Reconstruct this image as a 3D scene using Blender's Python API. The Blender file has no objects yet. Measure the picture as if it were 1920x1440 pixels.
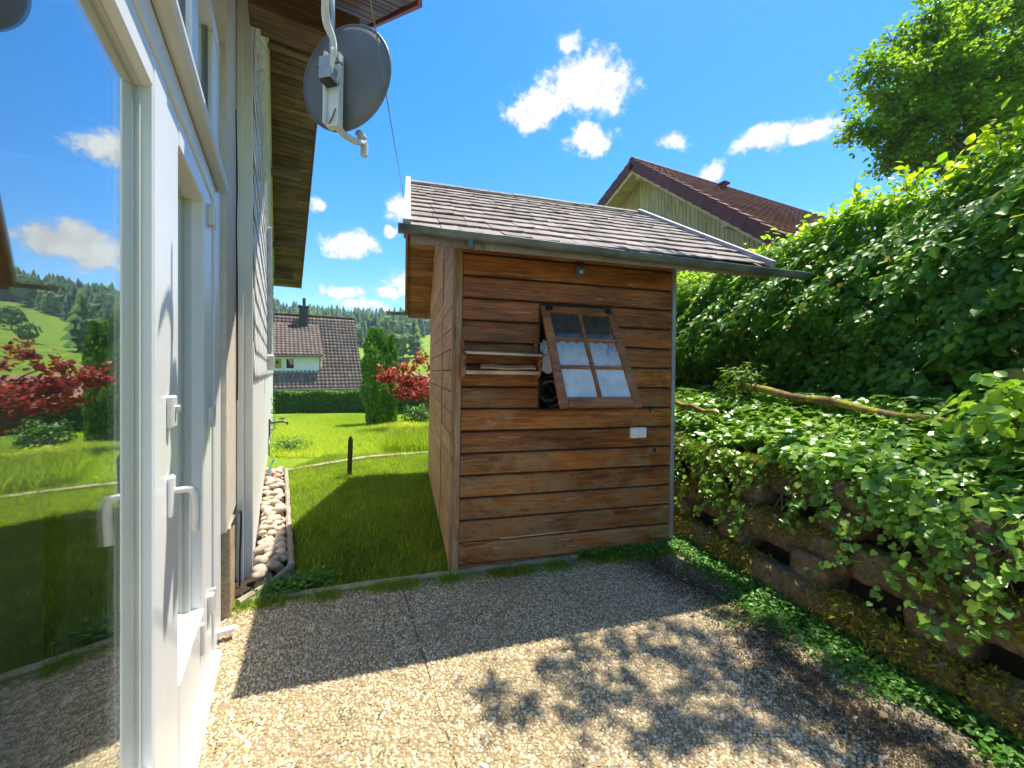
import bpy, bmesh, math, random
import numpy as np
from mathutils import Vector, Matrix, Euler

random.seed(7)
rng = np.random.default_rng(11)
R = math.radians
scene = bpy.context.scene
COL = scene.collection

# ---------------------------------------------------------------- camera
EYE = 1.5
FPX, CXP, HZP = 740.0, 960.0, 697.0        # focal length, centre and horizon in photo pixels
cam_d = bpy.data.cameras.new('camera')
cam_d.sensor_width = 36.0
cam_d.lens = 36.0 * FPX / 1920.0
cam_d.shift_y = -(720.0 - HZP) / 1920.0
cam_d.clip_start = 0.02
cam_d.clip_end = 3000
cam = bpy.data.objects.new('camera', cam_d)
cam.location = (0, 0, EYE)
cam.rotation_euler = (R(90), 0, 0)
COL.objects.link(cam)
scene.camera = cam

# ---------------------------------------------------------------- light
SUN_EL, SUN_AZ = R(70.0), R(42.0)          # azimuth from +Y towards +X
SUN = Vector((math.sin(SUN_AZ) * math.cos(SUN_EL), math.cos(SUN_AZ) * math.cos(SUN_EL), math.sin(SUN_EL)))
sun_d = bpy.data.lights.new('sun', 'SUN')
sun_d.energy = 4.3
sun_d.angle = R(0.53)
sun_d.color = (1.0, 0.925, 0.79)
sun = bpy.data.objects.new('sun', sun_d)
sun.rotation_euler = SUN.to_track_quat('Z', 'Y').to_euler()
sun.location = (6, 6, 20)
COL.objects.link(sun)

vs = scene.view_settings
vs.view_transform = 'Standard'
vs.look = 'None'
vs.exposure = 1.15
vs.gamma = 1.0
vs.use_curve_mapping = False
scene.cycles.max_bounces = 10
scene.cycles.transparent_max_bounces = 12
scene.cycles.use_denoising = True
scene.cycles.sample_clamp_indirect = 6.0

# px -> world helpers (where things stand was measured in the photograph)
def ground(px, py, z=0.0):
    d = FPX * (EYE - z) / (py - HZP)
    return Vector(((px - CXP) / FPX * d, d, z))
def at(px, py, d):
    return Vector(((px - CXP) / FPX * d, d, EYE + (HZP - py) / FPX * d))

# ---------------------------------------------------------------- world: sky with fair-weather clouds
world = bpy.data.worlds.new('World')
scene.world = world
world.use_nodes = True
wn, wl = world.node_tree.nodes, world.node_tree.links
wn.clear()
wout = wn.new('ShaderNodeOutputWorld')
sky = wn.new('ShaderNodeTexSky')
sky.sky_type = 'NISHITA'
sky.sun_disc = False
sky.sun_elevation = SUN_EL
sky.sun_rotation = SUN_AZ
sky.altitude = 600
sky.air_density = 1.0
sky.dust_density = 0.3
sky.ozone_density = 2.0
hsv = wn.new('ShaderNodeHueSaturation')
hsv.inputs['Hue'].default_value = 0.502
hsv.inputs['Saturation'].default_value = 1.46
hsv.inputs['Value'].default_value = 0.93
wl.new(sky.outputs[0], hsv.inputs['Color'])
bg = wn.new('ShaderNodeBackground')
bg.inputs['Strength'].default_value = 0.145
wl.new(hsv.outputs[0], bg.inputs['Color'])
tc = wn.new('ShaderNodeTexCoord')
def wmath(op, a, b=None, c=None):
    n = wn.new('ShaderNodeMath'); n.operation = op
    for i, v in enumerate((a, b, c)):
        if v is None: continue
        if isinstance(v, (int, float)): n.inputs[i].default_value = v
        else: wl.new(v, n.inputs[i])
    return n.outputs[0]
def wvec(op, a, b):
    n = wn.new('ShaderNodeVectorMath'); n.operation = op
    for i, v in enumerate((a, b)):
        if isinstance(v, tuple): n.inputs[i].default_value = v
        else: wl.new(v, n.inputs[i])
    return n
def sky_dir(px, py):
    return Vector(((px - CXP) / FPX, 1.0, (HZP - py) / FPX)).normalized()
CLOUDS = [  # direction, half width, half height (radians-ish), weight
    (sky_dir(1095, 165), 0.125, 0.058, 1.0), (sky_dir(1000, 205), 0.08, 0.045, 1.0), (sky_dir(1105, 265), 0.075, 0.03, .95),
    (sky_dir(1060, 92), 0.05, 0.026, .62), (sky_dir(1440, 268), 0.075, 0.034, 1.0), (sky_dir(1520, 245), 0.05, 0.034, .95),
    (sky_dir(1262, 265), 0.05, 0.03, .66), (sky_dir(1325, 322), 0.045, 0.03, .9), (sky_dir(660, 457), 0.085, 0.036, 1.05),
    (sky_dir(735, 438), 0.03, 0.02, .8), (sky_dir(596, 378), 0.03, 0.026, .85), (sky_dir(632, 545), 0.08, 0.024, .85),
    (sky_dir(722, 548), 0.05, 0.022, .9), (sky_dir(680, 572), 0.09, 0.02, .8),
    (Vector((math.sin(R(-13.5)), math.cos(R(-13.5)), .215)).normalized(), 0.10, 0.04, 1.05),
    (Vector((math.sin(R(-15.5)), math.cos(R(-15.5)), .40)).normalized(), 0.06, 0.05, .8),
    (Vector((math.sin(R(60)), math.cos(R(60)), .5)).normalized(), 0.16, 0.07, 1.0),
    (Vector((math.sin(R(110)), math.cos(R(110)), .35)).normalized(), 0.2, 0.08, 1.0),
    (Vector((math.sin(R(200)), math.cos(R(200)), .4)).normalized(), 0.2, 0.09, 1.0),
    (Vector((math.sin(R(260)), math.cos(R(260)), .6)).normalized(), 0.18, 0.08, 1.0),
    (Vector((math.sin(R(-75)), math.cos(R(-75)), .3)).normalized(), 0.2, 0.06, 1.0),
    (Vector((math.sin(R(150)), math.cos(R(150)), 1.1)).normalized(), 0.16, 0.10, .9)]
d0 = tc.outputs['Generated']
warp = wn.new('ShaderNodeTexNoise'); warp.inputs['Scale'].default_value = 7.0; warp.inputs['Detail'].default_value = 5.0
wl.new(d0, warp.inputs['Vector'])
wo = wvec('SUBTRACT', warp.outputs['Color'], (.5, .5, .5))
wsc = wn.new('ShaderNodeVectorMath'); wsc.operation = 'SCALE'; wsc.inputs['Scale'].default_value = 0.07
wl.new(wo.outputs[0], wsc.inputs[0])
dw = wvec('ADD', d0, wsc.outputs[0]).outputs[0]
mask = None
lit = None
for c, hw, hh, wgt in CLOUDS:
    df = wvec('SUBTRACT', dw, tuple(c)).outputs[0]
    sc_ = wvec('MULTIPLY', df, (1 / hw, 1 / hw, 1 / hh)).outputs[0]
    ln = wn.new('ShaderNodeVectorMath'); ln.operation = 'LENGTH'; wl.new(sc_, ln.inputs[0])
    b = wmath('MULTIPLY', wmath('MAXIMUM', wmath('SUBTRACT', 1.25, ln.outputs['Value']), 0.0), wgt)
    mask = b if mask is None else wmath('MAXIMUM', mask, b)
fine = wn.new('ShaderNodeTexNoise'); fine.inputs['Scale'].default_value = 26.0; fine.inputs['Detail'].default_value = 9.0; fine.inputs['Roughness'].default_value = .68
wl.new(d0, fine.inputs['Vector'])
dens = wmath('ADD', mask, wmath('MULTIPLY', wmath('SUBTRACT', fine.outputs['Fac'], .5), 1.5))
dens = wmath('MULTIPLY', dens, wmath('MINIMUM', wmath('MULTIPLY', mask, 4.0), 1.0))
ramp = wn.new('ShaderNodeMapRange'); ramp.interpolation_type = 'SMOOTHSTEP'
ramp.inputs['From Min'].default_value = 0.34; ramp.inputs['From Max'].default_value = 0.78
wl.new(dens, ramp.inputs['Value'])
shade = wn.new('ShaderNodeMapRange')
shade.inputs['From Min'].default_value = 0.36; shade.inputs['From Max'].default_value = 0.56
shade.inputs['To Min'].default_value = 0.42; shade.inputs['To Max'].default_value = 0.54
fine2 = wn.new('ShaderNodeTexNoise'); fine2.inputs['Scale'].default_value = 26.0; fine2.inputs['Detail'].default_value = 5.0; fine2.inputs['Roughness'].default_value = .6
wl.new(wvec('ADD', d0, (.008, .004, .020)).outputs[0], fine2.inputs['Vector'])
wl.new(wmath('SUBTRACT', wmath('ADD', .5, wmath('SUBTRACT', fine.outputs['Fac'], fine2.outputs['Fac'])), 0.0), shade.inputs['Value'])
cmix = wn.new('ShaderNodeMixRGB'); cmix.inputs['Color1'].default_value = (.62, .74, .95, 1); cmix.inputs['Color2'].default_value = (1, 1, 1, 1)
wl.new(ramp.outputs[0], cmix.inputs['Fac'])
bgc = wn.new('ShaderNodeBackground')
wl.new(cmix.outputs[0], bgc.inputs['Color'])
wl.new(shade.outputs[0], bgc.inputs['Strength'])
wmix = wn.new('ShaderNodeMixShader')
wl.new(ramp.outputs[0], wmix.inputs['Fac'])
wl.new(bg.outputs[0], wmix.inputs[1])
wl.new(bgc.outputs[0], wmix.inputs[2])
wl.new(wmix.outputs[0], wout.inputs['Surface'])

# ---------------------------------------------------------------- helpers: tags
def tag(o, label=None, cat=None, group=None, kind=None):
    if label: o['label'] = label
    if cat: o['category'] = cat
    if group: o['group'] = group
    if kind: o['kind'] = kind
    return o
def empty(name, loc=(0, 0, 0), rot=(0, 0, 0), parent=None):
    o = bpy.data.objects.new(name, None)
    o.empty_display_size = .1
    o.location = loc; o.rotation_euler = rot
    COL.objects.link(o)
    if parent: o.parent = parent
    return o
def link(name, me, parent=None, loc=None, rot=None, scale=None):
    o = bpy.data.objects.new(name, me)
    COL.objects.link(o)
    if parent: o.parent = parent
    if loc is not None: o.location = loc
    if rot is not None: o.rotation_euler = rot
    if scale is not None: o.scale = scale
    return o

# ---------------------------------------------------------------- helpers: materials
class NT:
    def __init__(s, name):
        s.m = bpy.data.materials.new(name); s.m.use_nodes = True
        s.n, s.l = s.m.node_tree.nodes, s.m.node_tree.links
        s.n.clear()
        s.out = s.n.new('ShaderNodeOutputMaterial')
    def new(s, t, **kw):
        n = s.n.new(t)
        for k, v in kw.items():
            if hasattr(n, k) and not k[0].isupper(): setattr(n, k, v)
            else: n.inputs[k.replace('_', ' ')].default_value = v
        return n
    def link(s, a, b): s.l.new(a, b)
    def math(s, op, a, b=None):
        n = s.n.new('ShaderNodeMath'); n.operation = op
        for i, v in enumerate((a, b)):
            if v is None: continue
            if isinstance(v, (int, float)): n.inputs[i].default_value = v
            else: s.link(v, n.inputs[i])
        return n.outputs[0]
    def ramp(s, fac, stops, interp='LINEAR'):
        n = s.n.new('ShaderNodeValToRGB'); cr = n.color_ramp; cr.interpolation = interp
        while len(cr.elements) < len(stops): cr.elements.new(.5)
        for e, (p, c) in zip(cr.elements, stops):
            e.position = p; e.color = (*c, 1)
        s.link(fac, n.inputs['Fac']); return n.outputs['Color']
    def mix(s, fac, a, b, mode='MIX'):
        n = s.n.new('ShaderNodeMixRGB'); n.blend_type = mode
        for i, v in zip(('Fac', 'Color1', 'Color2'), (fac, a, b)):
            if isinstance(v, (int, float)): n.inputs[i].default_value = v
            elif isinstance(v, tuple): n.inputs[i].default_value = (*v, 1)
            else: s.link(v, n.inputs[i])
        return n.outputs['Color']
    def coords(s, kind='Object', scale=(1, 1, 1), objrand=0.0):
        t = s.n.new('ShaderNodeTexCoord'); v = t.outputs[kind]
        if objrand:
            oi = s.n.new('ShaderNodeObjectInfo')
            a = s.n.new('ShaderNodeVectorMath'); a.operation = 'SCALE'; a.inputs[0].default_value = (objrand, objrand * .7, objrand * .37)
            s.link(oi.outputs['Random'], a.inputs['Scale'])
            b = s.n.new('ShaderNodeVectorMath'); b.operation = 'ADD'
            s.link(v, b.inputs[0]); s.link(a.outputs[0], b.inputs[1]); v = b.outputs[0]
        m = s.n.new('ShaderNodeVectorMath'); m.operation = 'MULTIPLY'; m.inputs[1].default_value = scale
        s.link(v, m.inputs[0]); return m.outputs[0]
    def noise(s, v, scale=5, detail=4, rough=.55, dist=0.0):
        n = s.n.new('ShaderNodeTexNoise')
        n.inputs['Scale'].default_value = scale; n.inputs['Detail'].default_value = detail
        n.inputs['Roughness'].default_value = rough; n.inputs['Distortion'].default_value = dist
        s.link(v, n.inputs['Vector']); return n.outputs['Fac']
    def bump(s, h, strength=.3, dist=.01):
        n = s.n.new('ShaderNodeBump'); n.inputs['Strength'].default_value = strength; n.inputs['Distance'].default_value = dist
        s.link(h, n.inputs['Height']); return n.outputs['Normal']
    def principled(s, color, rough=.6, metallic=0.0, spec=.4, normal=None):
        p = s.n.new('ShaderNodeBsdfPrincipled')
        if isinstance(color, tuple): p.inputs['Base Color'].default_value = (*color, 1)
        else: s.link(color, p.inputs['Base Color'])
        if isinstance(rough, (int, float)): p.inputs['Roughness'].default_value = rough
        else: s.link(rough, p.inputs['Roughness'])
        p.inputs['Metallic'].default_value = metallic
        p.inputs['Specular IOR Level'].default_value = spec
        if normal is not None: s.link(normal, p.inputs['Normal'])
        return p.outputs[0]
    def done(s, shader):
        s.link(shader, s.out.inputs['Surface']); return s.m

def mottled(name, c1, c2, scale=6, rough=.7, bump=.2, bscale=40, metallic=0, spec=.4, stretch=(1, 1, 1), objrand=7.0, dist=.01, vary=.0, spots=None):
    t = NT(name)
    v = t.coords('Object', stretch, objrand)
    n1 = t.noise(v, scale, 6, .6)
    col = t.ramp(n1, [(.3, c1), (.7, c2)])
    if spots:
        n3 = t.noise(v, spots[1], 3, .6)
        col = t.mix(t.ramp(n3, [(spots[2], (0, 0, 0)), (min(spots[2] + .08, 1), (1, 1, 1))]), col, spots[0])
    if vary:
        oi = t.new('ShaderNodeObjectInfo')
        k = t.math('ADD', 1 - vary, t.math('MULTIPLY', oi.outputs['Random'], 2 * vary))
        mm = t.n.new('ShaderNodeVectorMath'); mm.operation = 'SCALE'
        t.link(col, mm.inputs[0]); t.link(k, mm.inputs['Scale']); col = mm.outputs[0]
    n2 = t.noise(v, bscale, 5, .6)
    return t.done(t.principled(col, rough, metallic, spec, t.bump(n2, bump, dist)))

def wood(name, dark, mid, light, axis=0, rough=.55, dirt=None, vary=.18, grain=1.0, spec=.35, scratch=False):
    """boards with the grain along a local axis, knots, and per-board differences"""
    t = NT(name)
    st = [22.0, 22.0, 22.0]; st[axis] = 1.1
    v = t.coords('Object', tuple(st), 13.0)
    g = t.noise(v, 2.2 * grain, 8, .62, 1.2)
    st2 = [2.0, 2.0, 2.0]; st2[axis] = .8
    v2 = t.coords('Object', tuple(st2), 5.0)
    big = t.noise(v2, 2.0, 4, .6)
    f = t.math('ADD', t.math('MULTIPLY', g, .58), t.math('MULTIPLY', big, .42))
    col = t.ramp(f, [(.36, dark), (.5, mid), (.66, light)])
    sv = t.noise(t.coords('Object', tuple(3.0 if i != axis else 1.2 for i in range(3)), 17.0), 1.5, 5, .65, .8)
    col = t.mix(t.math('MULTIPLY', t.ramp(sv, [(.52, (0, 0, 0)), (.66, (1, 1, 1))]), .5), col, tuple(c * .55 for c in dark))
    # knots
    vo = t.n.new('ShaderNodeTexVoronoi'); vo.inputs['Scale'].default_value = 1.0
    st3 = [5.5, 5.5, 5.5]; st3[axis] = 2.4
    t.link(t.coords('Object', tuple(st3), 3.0), vo.inputs['Vector'])
    kn = t.ramp(vo.outputs['Distance'], [(.05, (1, 1, 1)), (.17, (0, 0, 0))])
    col = t.mix(t.math('MULTIPLY', kn, .55), col, tuple(c * .45 for c in dark))
    if dirt:
        v4 = t.coords('Object', (1.3, 1.3, 2.2), 9.0)
        dn = t.noise(v4, 2.6, 6, .7, .6)
        zs = t.n.new('ShaderNodeSeparateXYZ'); t.link(t.coords('Object'), zs.inputs[0])
        zr_ = t.n.new('ShaderNodeMapRange'); zr_.inputs['From Min'].default_value = 1.6; zr_.inputs['From Max'].default_value = .1
        zr_.inputs['To Min'].default_value = -.07; zr_.inputs['To Max'].default_value = .09
        t.link(zs.outputs['Z'], zr_.inputs['Value'])
        dn = t.math('ADD', dn, zr_.outputs[0])
        col = t.mix(t.math('MULTIPLY', t.ramp(dn, [(.47, (0, 0, 0)), (.66, (1, 1, 1))]), dirt[1]), col, dirt[0])
    if scratch:
        st5 = [30.0, 30.0, 30.0]; st5[axis] = 4.0
        sn = t.noise(t.coords('Object', tuple(st5), 21.0), 1.0, 3, .5)
        col = t.mix(t.math('MULTIPLY', t.ramp(sn, [(.66, (0, 0, 0)), (.72, (1, 1, 1))]), .55), col, (.45, .33, .22))
    oi = t.new('ShaderNodeObjectInfo')
    k = t.math('ADD', 1 - vary, t.math('MULTIPLY', oi.outputs['Random'], 2 * vary))
    mm = t.n.new('ShaderNodeVectorMath'); mm.operation = 'SCALE'
    t.link(col, mm.inputs[0]); t.link(k, mm.inputs['Scale'])
    return t.done(t.principled(mm.outputs[0], rough, 0, spec, t.bump(g, .6, .006)))

def leafmat(name, stops, trans=.35, rough=.38, spec=.5, tcol=None):
    t = NT(name)
    a = t.new('ShaderNodeAttribute'); a.attribute_name = 'rnd'
    v = t.coords('Object', (1, 1, 1))
    nz = t.noise(v, 3.0, 3, .6)
    f = t.math('ADD', t.math('MULTIPLY', a.outputs['Fac'], .8), t.math('MULTIPLY', nz, .2))
    col = t.ramp(f, stops)
    p = t.principled(col, rough, 0, spec)
    tr = t.new('ShaderNodeBsdfTranslucent')
    tc_ = t.mix(1.0, col, tcol or (1.0, 1.0, .35), 'MULTIPLY')
    g = t.n.new('ShaderNodeVectorMath'); g.operation = 'SCALE'; g.inputs['Scale'].default_value = 1.9
    t.link(tc_, g.inputs[0]); t.link(g.outputs[0], tr.inputs['Color'])
    mx = t.new('ShaderNodeMixShader'); mx.inputs['Fac'].default_value = trans
    t.link(p, mx.inputs[1]); t.link(tr.outputs[0], mx.inputs[2])
    return t.done(mx.outputs[0])

def glassmat(name, refl=.5, tint=(.75, .82, .78), base=.25):
    t = NT(name)
    fr = t.new('ShaderNodeLayerWeight')
    f = t.math('MINIMUM', t.math('ADD', base, t.math('MULTIPLY', t.math('POWER', fr.outputs['Facing'], 4.0), refl)), 1.0)
    gl = t.new('ShaderNodeBsdfGlossy'); gl.inputs['Roughness'].default_value = 0.0; gl.inputs['Color'].default_value = (.93, .97, .95, 1)
    tr = t.new('ShaderNodeBsdfTransparent'); tr.inputs['Color'].default_value = (*tint, 1)
    mx = t.new('ShaderNodeMixShader')
    t.link(f, mx.inputs['Fac']); t.link(tr.outputs[0], mx.inputs[1]); t.link(gl.outputs[0], mx.inputs[2])
    return t.done(mx.outputs[0])

M = {}
M['board'] = wood('stained_board', (.055, .015, .004), (.27, .080, .014), (.52, .19, .042), 0, .45, dirt=((.27, .19, .095), .68), vary=.28, scratch=True)
M['board_side'] = wood('sun_bleached_board', (.17, .075, .028), (.34, .17, .065), (.50, .29, .13), 1, .6, dirt=((.40, .30, .17), .5), vary=.16)
M['roof_board'] = wood('soffit_wood', (.12, .05, .016), (.30, .13, .042), (.42, .21, .08), 0, .6, vary=.2)
M['sash'] = wood('sash_wood', (.13, .04, .012), (.32, .115, .034), (.48, .21, .08), 0, .5, vary=.08)
M['trim'] = wood('weathered_trim', (.13, .07, .032), (.31, .19, .095), (.46, .32, .19), 2, .65, vary=.1)
M['old_plank'] = wood('bare_plank', (.30, .19, .10), (.55, .40, .25), (.72, .58, .40), 0, .7, vary=.1)
M['shingle'] = mottled('wood_shingle', (.20, .16, .14), (.34, .285, .25), 9, .85, .5, 30, stretch=(1, .35, 1), vary=.2, spots=((.11, .10, .075), 6, .68))
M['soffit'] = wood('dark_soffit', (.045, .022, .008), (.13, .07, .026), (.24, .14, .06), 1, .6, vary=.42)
M['zinc'] = mottled('zinc', (.30, .32, .33), (.46, .48, .49), 5, .45, .08, 60, metallic=.55)
M['gutter'] = mottled('gutter_metal', (.085, .092, .088), (.20, .21, .20), 5, .5, .15, 40, metallic=.35, spots=((.20, .21, .17), 14, .64), stretch=(1, 1, .4))
M['white'] = mottled('white_plastic', (.75, .75, .73), (.82, .82, .81), 3, .34, .03, 80, spec=.5, spots=((.60, .58, .52), 16, .70))
M['white2'] = mottled('aged_white', (.72, .70, .65), (.80, .79, .75), 4, .45, .06, 60)
M['bead'] = mottled('grey_bead', (.50, .51, .46), (.58, .59, .54), 3, .5, .05, 60)
M['gasket'] = mottled('gasket', (.11, .115, .12), (.15, .155, .16), 5, .5, .05, 60)
M['stucco'] = mottled('stucco', (.66, .58, .46), (.78, .70, .58), 14, .9, .9, 90, dist=.012)
M['whitewall'] = mottled('white_roughcast', (.70, .68, .64), (.78, .77, .74), 6, .85, .5, 60, dist=.008, spots=((.30, .24, .18), 55, .735))
M['wshingle'] = mottled('white_shingle', (.68, .68, .67), (.78, .78, .77), 6, .6, .12, 40, vary=.05)
M['handle'] = mottled('handle_metal', (.62, .60, .54), (.70, .68, .62), 8, .35, .03, 60, spec=.5)
M['dish'] = mottled('dish_grey', (.115, .115, .112), (.15, .15, .146), 3, .42, .04, 60)
M['bracket'] = mottled('bracket_grey', (.52, .52, .47), (.66, .66, .61), 5, .4, .05, 50)
M['cable'] = mottled('pale_cable', (.55, .50, .40), (.66, .60, .50), 8, .5, .02, 60)
M['black'] = mottled('black_rubber', (.012, .012, .013), (.03, .03, .032), 8, .45, .05, 60)
M['wire'] = mottled('thin_wire', (.16, .13, .10), (.30, .25, .18), 8, .4, .02, 60)
M['redtile'] = mottled('red_verge', (.20, .045, .028), (.33, .075, .045), 9, .6, .15, 40, vary=.15)
M['concrete'] = mottled('edging_concrete', (.27, .235, .17), (.42, .37, .28), 8, .9, .5, 60, spots=((.24, .25, .06), 5, .56), dist=.01)
M['crib'] = mottled('mossy_concrete', (.15, .10, .052), (.48, .355, .21), 22, .95, 1.0, 70, spots=((.22, .20, .035), 14, .53), dist=.05)
M['moss'] = leafmat('moss', [(0, (.09, .08, .014)), (.5, (.22, .21, .026)), (1, (.42, .38, .05))], .3, .8, .1)
M['soil'] = mottled('dark_soil', (.018, .013, .008), (.06, .042, .025), 9, .95, .8, 50, dist=.02)
M['log'] = mottled('mossy_log', (.12, .075, .03), (.34, .23, .09), 14, .95, 1.0, 40, spots=((.34, .30, .035), 8, .47), dist=.02)
M['post'] = wood('grey_post', (.035, .024, .014), (.085, .058, .035), (.16, .12, .08), 2, .8, vary=.1)
M['clay'] = mottled('clay_tile', (.42, .17, .07), (.58, .28, .13), 8, .7, .2, 50)
M['darkroom'] = mottled('room_floor', (.42, .35, .27), (.52, .44, .35), 4, .6, .05, 30)
M['roomwall'] = mottled('room_wall', (.40, .40, .39), (.46, .46, .45), 2, .8, .03, 30)
M['fabric'] = mottled('grey_fabric', (.70, .75, .79), (.82, .86, .89), 30, .9, .6, 240, dist=.002)
M['curtain'] = mottled('curtain_cloth', (.55, .55, .50), (.68, .68, .64), 4, .9, .1, 60)
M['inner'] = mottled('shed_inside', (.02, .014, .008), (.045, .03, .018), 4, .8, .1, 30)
M['bark'] = mottled('bark', (.07, .05, .034), (.17, .13, .09), 10, .9, .8, 40, stretch=(1, 1, .25), dist=.02)
M['glass_door'] = glassmat('door_glass', .8, (.97, .99, .98), .26)
t = NT('window_glass_sky_sheen')
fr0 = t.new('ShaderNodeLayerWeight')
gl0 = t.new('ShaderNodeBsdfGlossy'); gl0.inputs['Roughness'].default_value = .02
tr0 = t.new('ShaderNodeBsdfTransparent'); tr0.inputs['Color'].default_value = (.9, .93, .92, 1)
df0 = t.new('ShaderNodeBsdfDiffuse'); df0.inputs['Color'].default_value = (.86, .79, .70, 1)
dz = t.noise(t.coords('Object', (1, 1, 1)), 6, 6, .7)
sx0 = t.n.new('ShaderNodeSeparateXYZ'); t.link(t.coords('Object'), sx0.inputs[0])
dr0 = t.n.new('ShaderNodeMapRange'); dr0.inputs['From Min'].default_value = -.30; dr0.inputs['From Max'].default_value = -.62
dr0.inputs['To Min'].default_value = .05; dr0.inputs['To Max'].default_value = .95  # painted sky reflection: pale film, whiter on the lower panes
t.link(sx0.outputs['Z'], dr0.inputs['Value']); sky_sheen = dr0.outputs[0]
m0 = t.new('ShaderNodeMixShader'); t.link(t.math('MULTIPLY', t.ramp(dz, [(.25, (.5, .5, .5)), (.75, (1, 1, 1))]), sky_sheen), m0.inputs['Fac'])
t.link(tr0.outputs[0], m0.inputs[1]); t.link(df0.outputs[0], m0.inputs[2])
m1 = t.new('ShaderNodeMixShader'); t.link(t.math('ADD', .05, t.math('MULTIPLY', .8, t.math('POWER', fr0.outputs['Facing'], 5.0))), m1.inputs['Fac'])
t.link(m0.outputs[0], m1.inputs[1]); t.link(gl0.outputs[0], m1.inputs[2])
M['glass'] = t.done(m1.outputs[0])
M['glass_far'] = glassmat('far_glass', .6, (.3, .34, .3), .2)
M['yboard'] = wood('yellow_board', (.42, .32, .14), (.54, .43, .21), (.62, .51, .28), 2, .6, vary=.08)
M['ybeam'] = wood('yellow_beam', (.58, .44, .19), (.70, .56, .29), (.78, .65, .38), 0, .6, vary=.06)
M['verge'] = mottled('maroon_verge', (.12, .028, .02), (.21, .05, .034), 8, .55, .1, 40, vary=.15)
M['pantile'] = leafmat('pantile', [(0, (.19, .06, .035)), (.5, (.36, .125, .07)), (1, (.48, .21, .13))], 0, .65, .3)
M['greytile'] = leafmat('grey_tile', [(0, (.14, .092, .068)), (.5, (.22, .15, .112)), (1, (.31, .22, .17))], 0, .7, .3)
M['cream'] = mottled('cream_render', (.60, .54, .36), (.68, .62, .44), 3, .9, .1, 40)
M['whitefar'] = mottled('far_white', (.74, .76, .78), (.8, .82, .84), 3, .8, .05, 40)
M['chim'] = mottled('dark_chimney', (.025, .023, .023), (.06, .055, .052), 6, .6, .2, 30)
M['stone'] = mottled('river_stone', (.38, .29, .21), (.66, .56, .44), 5, .75, .25, 30, vary=.3)
M['brass'] = mottled('tap_metal', (.09, .09, .09), (.2, .2, .19), 8, .35, .05, 40, metallic=.7)
M['bluehose'] = mottled('hose_blue', (.03, .12, .16), (.05, .18, .22), 6, .5, .02, 50)
M['orangehose'] = mottled('hose_orange', (.50, .13, .04), (.6, .2, .07), 6, .5, .02, 50)

M['hedge_leaf'] = leafmat('hedge_leaf', [(0, (.045, .13, .011)), (.35, (.10, .235, .017)), (.65, (.20, .36, .024)), (.88, (.42, .50, .03)), (1, (.6, .46, .05))], .5, .40, .34)
M['ivy_leaf'] = leafmat('ivy_leaf', [(0, (.07, .18, .02)), (.5, (.19, .36, .036)), (.85, (.34, .50, .06)), (.985, (.48, .60, .10)), (1, (.45, .2, .07))], .36, .30, .5)
M['cover_leaf'] = leafmat('cover_leaf', [(0, (.045, .14, .018)), (.5, (.09, .24, .028)), (1, (.18, .35, .04))], .35, .4, .4)
M['tree_leaf'] = leafmat('tree_leaf', [(0, (.06, .15, .015)), (.5, (.15, .28, .022)), (1, (.36, .42, .03))], .55, .4, .35)
M['maple_leaf'] = leafmat('maple_leaf', [(0, (.12, .025, .02)), (.5, (.29, .06, .045)), (.85, (.45, .13, .085)), (1, (.38, .22, .10))], .4, .45, .3, (1.0, .55, .4))
M['thuja'] = leafmat('thuja_leaf', [(0, (.03, .11, .014)), (.5, (.09, .24, .022)), (1, (.26, .42, .035))], .35, .55, .3)
M['box'] = leafmat('clipped_leaf', [(0, (.03, .095, .012)), (.5, (.075, .175, .018)), (1, (.20, .30, .025))], .3, .5, .3)
M['grass'] = leafmat('grass_blade', [(0, (.085, .17, .016)), (.4, (.20, .30, .028)), (.8, (.36, .43, .04)), (1, (.5, .46, .15))], .5, .5, .25)
M['meadow_blade'] = leafmat('meadow_blade', [(0, (.16, .28, .02)), (.6, (.34, .44, .035)), (1, (.55, .52, .13))], .45, .55, .2)
M['conifer'] = leafmat('conifer', [(0, (.026, .070, .034)), (.5, (.045, .115, .042)), (1, (.09, .19, .045))], .1, .7, .15)
M['broadleaf'] = leafmat('broadleaf_far', [(0, (.035, .10, .02)), (.5, (.065, .16, .025)), (1, (.13, .23, .035))], .25, .6, .2)
M['dryleaf'] = leafmat('dry_leaf', [(0, (.42, .20, .08)), (1, (.55, .33, .18))], .2, .7, .1)

t = NT('pebble')
a_ = t.new('ShaderNodeAttribute'); a_.attribute_name = 'rnd'
pc = t.ramp(a_.outputs['Fac'], [(0, (.20, .145, .085)), (.2, (.38, .28, .145)), (.5, (.52, .41, .235)), (.8, (.63, .53, .35)), (.94, (.70, .64, .50)), (1, (.25, .24, .22))])
pn = t.noise(t.coords('Object'), 1.7, 4, .65)
pc = t.mix(t.math('MULTIPLY', t.ramp(pn, [(.42, (0, 0, 0)), (.75, (1, 1, 1))]), .5), pc, (.27, .21, .125))
M['pebble'] = t.done(t.principled(pc, .6, 0, .35))
M['matrix'] = mottled('aggregate_matrix', (.20, .15, .085), (.30, .235, .145), 20, .95, .5, 120, dist=.004, spots=((.10, .10, .04), 5, .62))

t = NT('lawn_ground')
gv = t.coords('Object')
gn = t.noise(gv, .35, 5, .6); gn2 = t.noise(gv, 5.0, 5, .7)
gc = t.ramp(t.math('ADD', t.math('MULTIPLY', gn, .6), t.math('MULTIPLY', gn2, .4)), [(.3, (.09, .17, .015)), (.5, (.17, .27, .02)), (.68, (.29, .36, .035))])
M['lawn'] = t.done(t.principled(gc, .9, 0, .1, t.bump(t.noise(gv, 30, 6, .7), .8, .05)))

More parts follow.
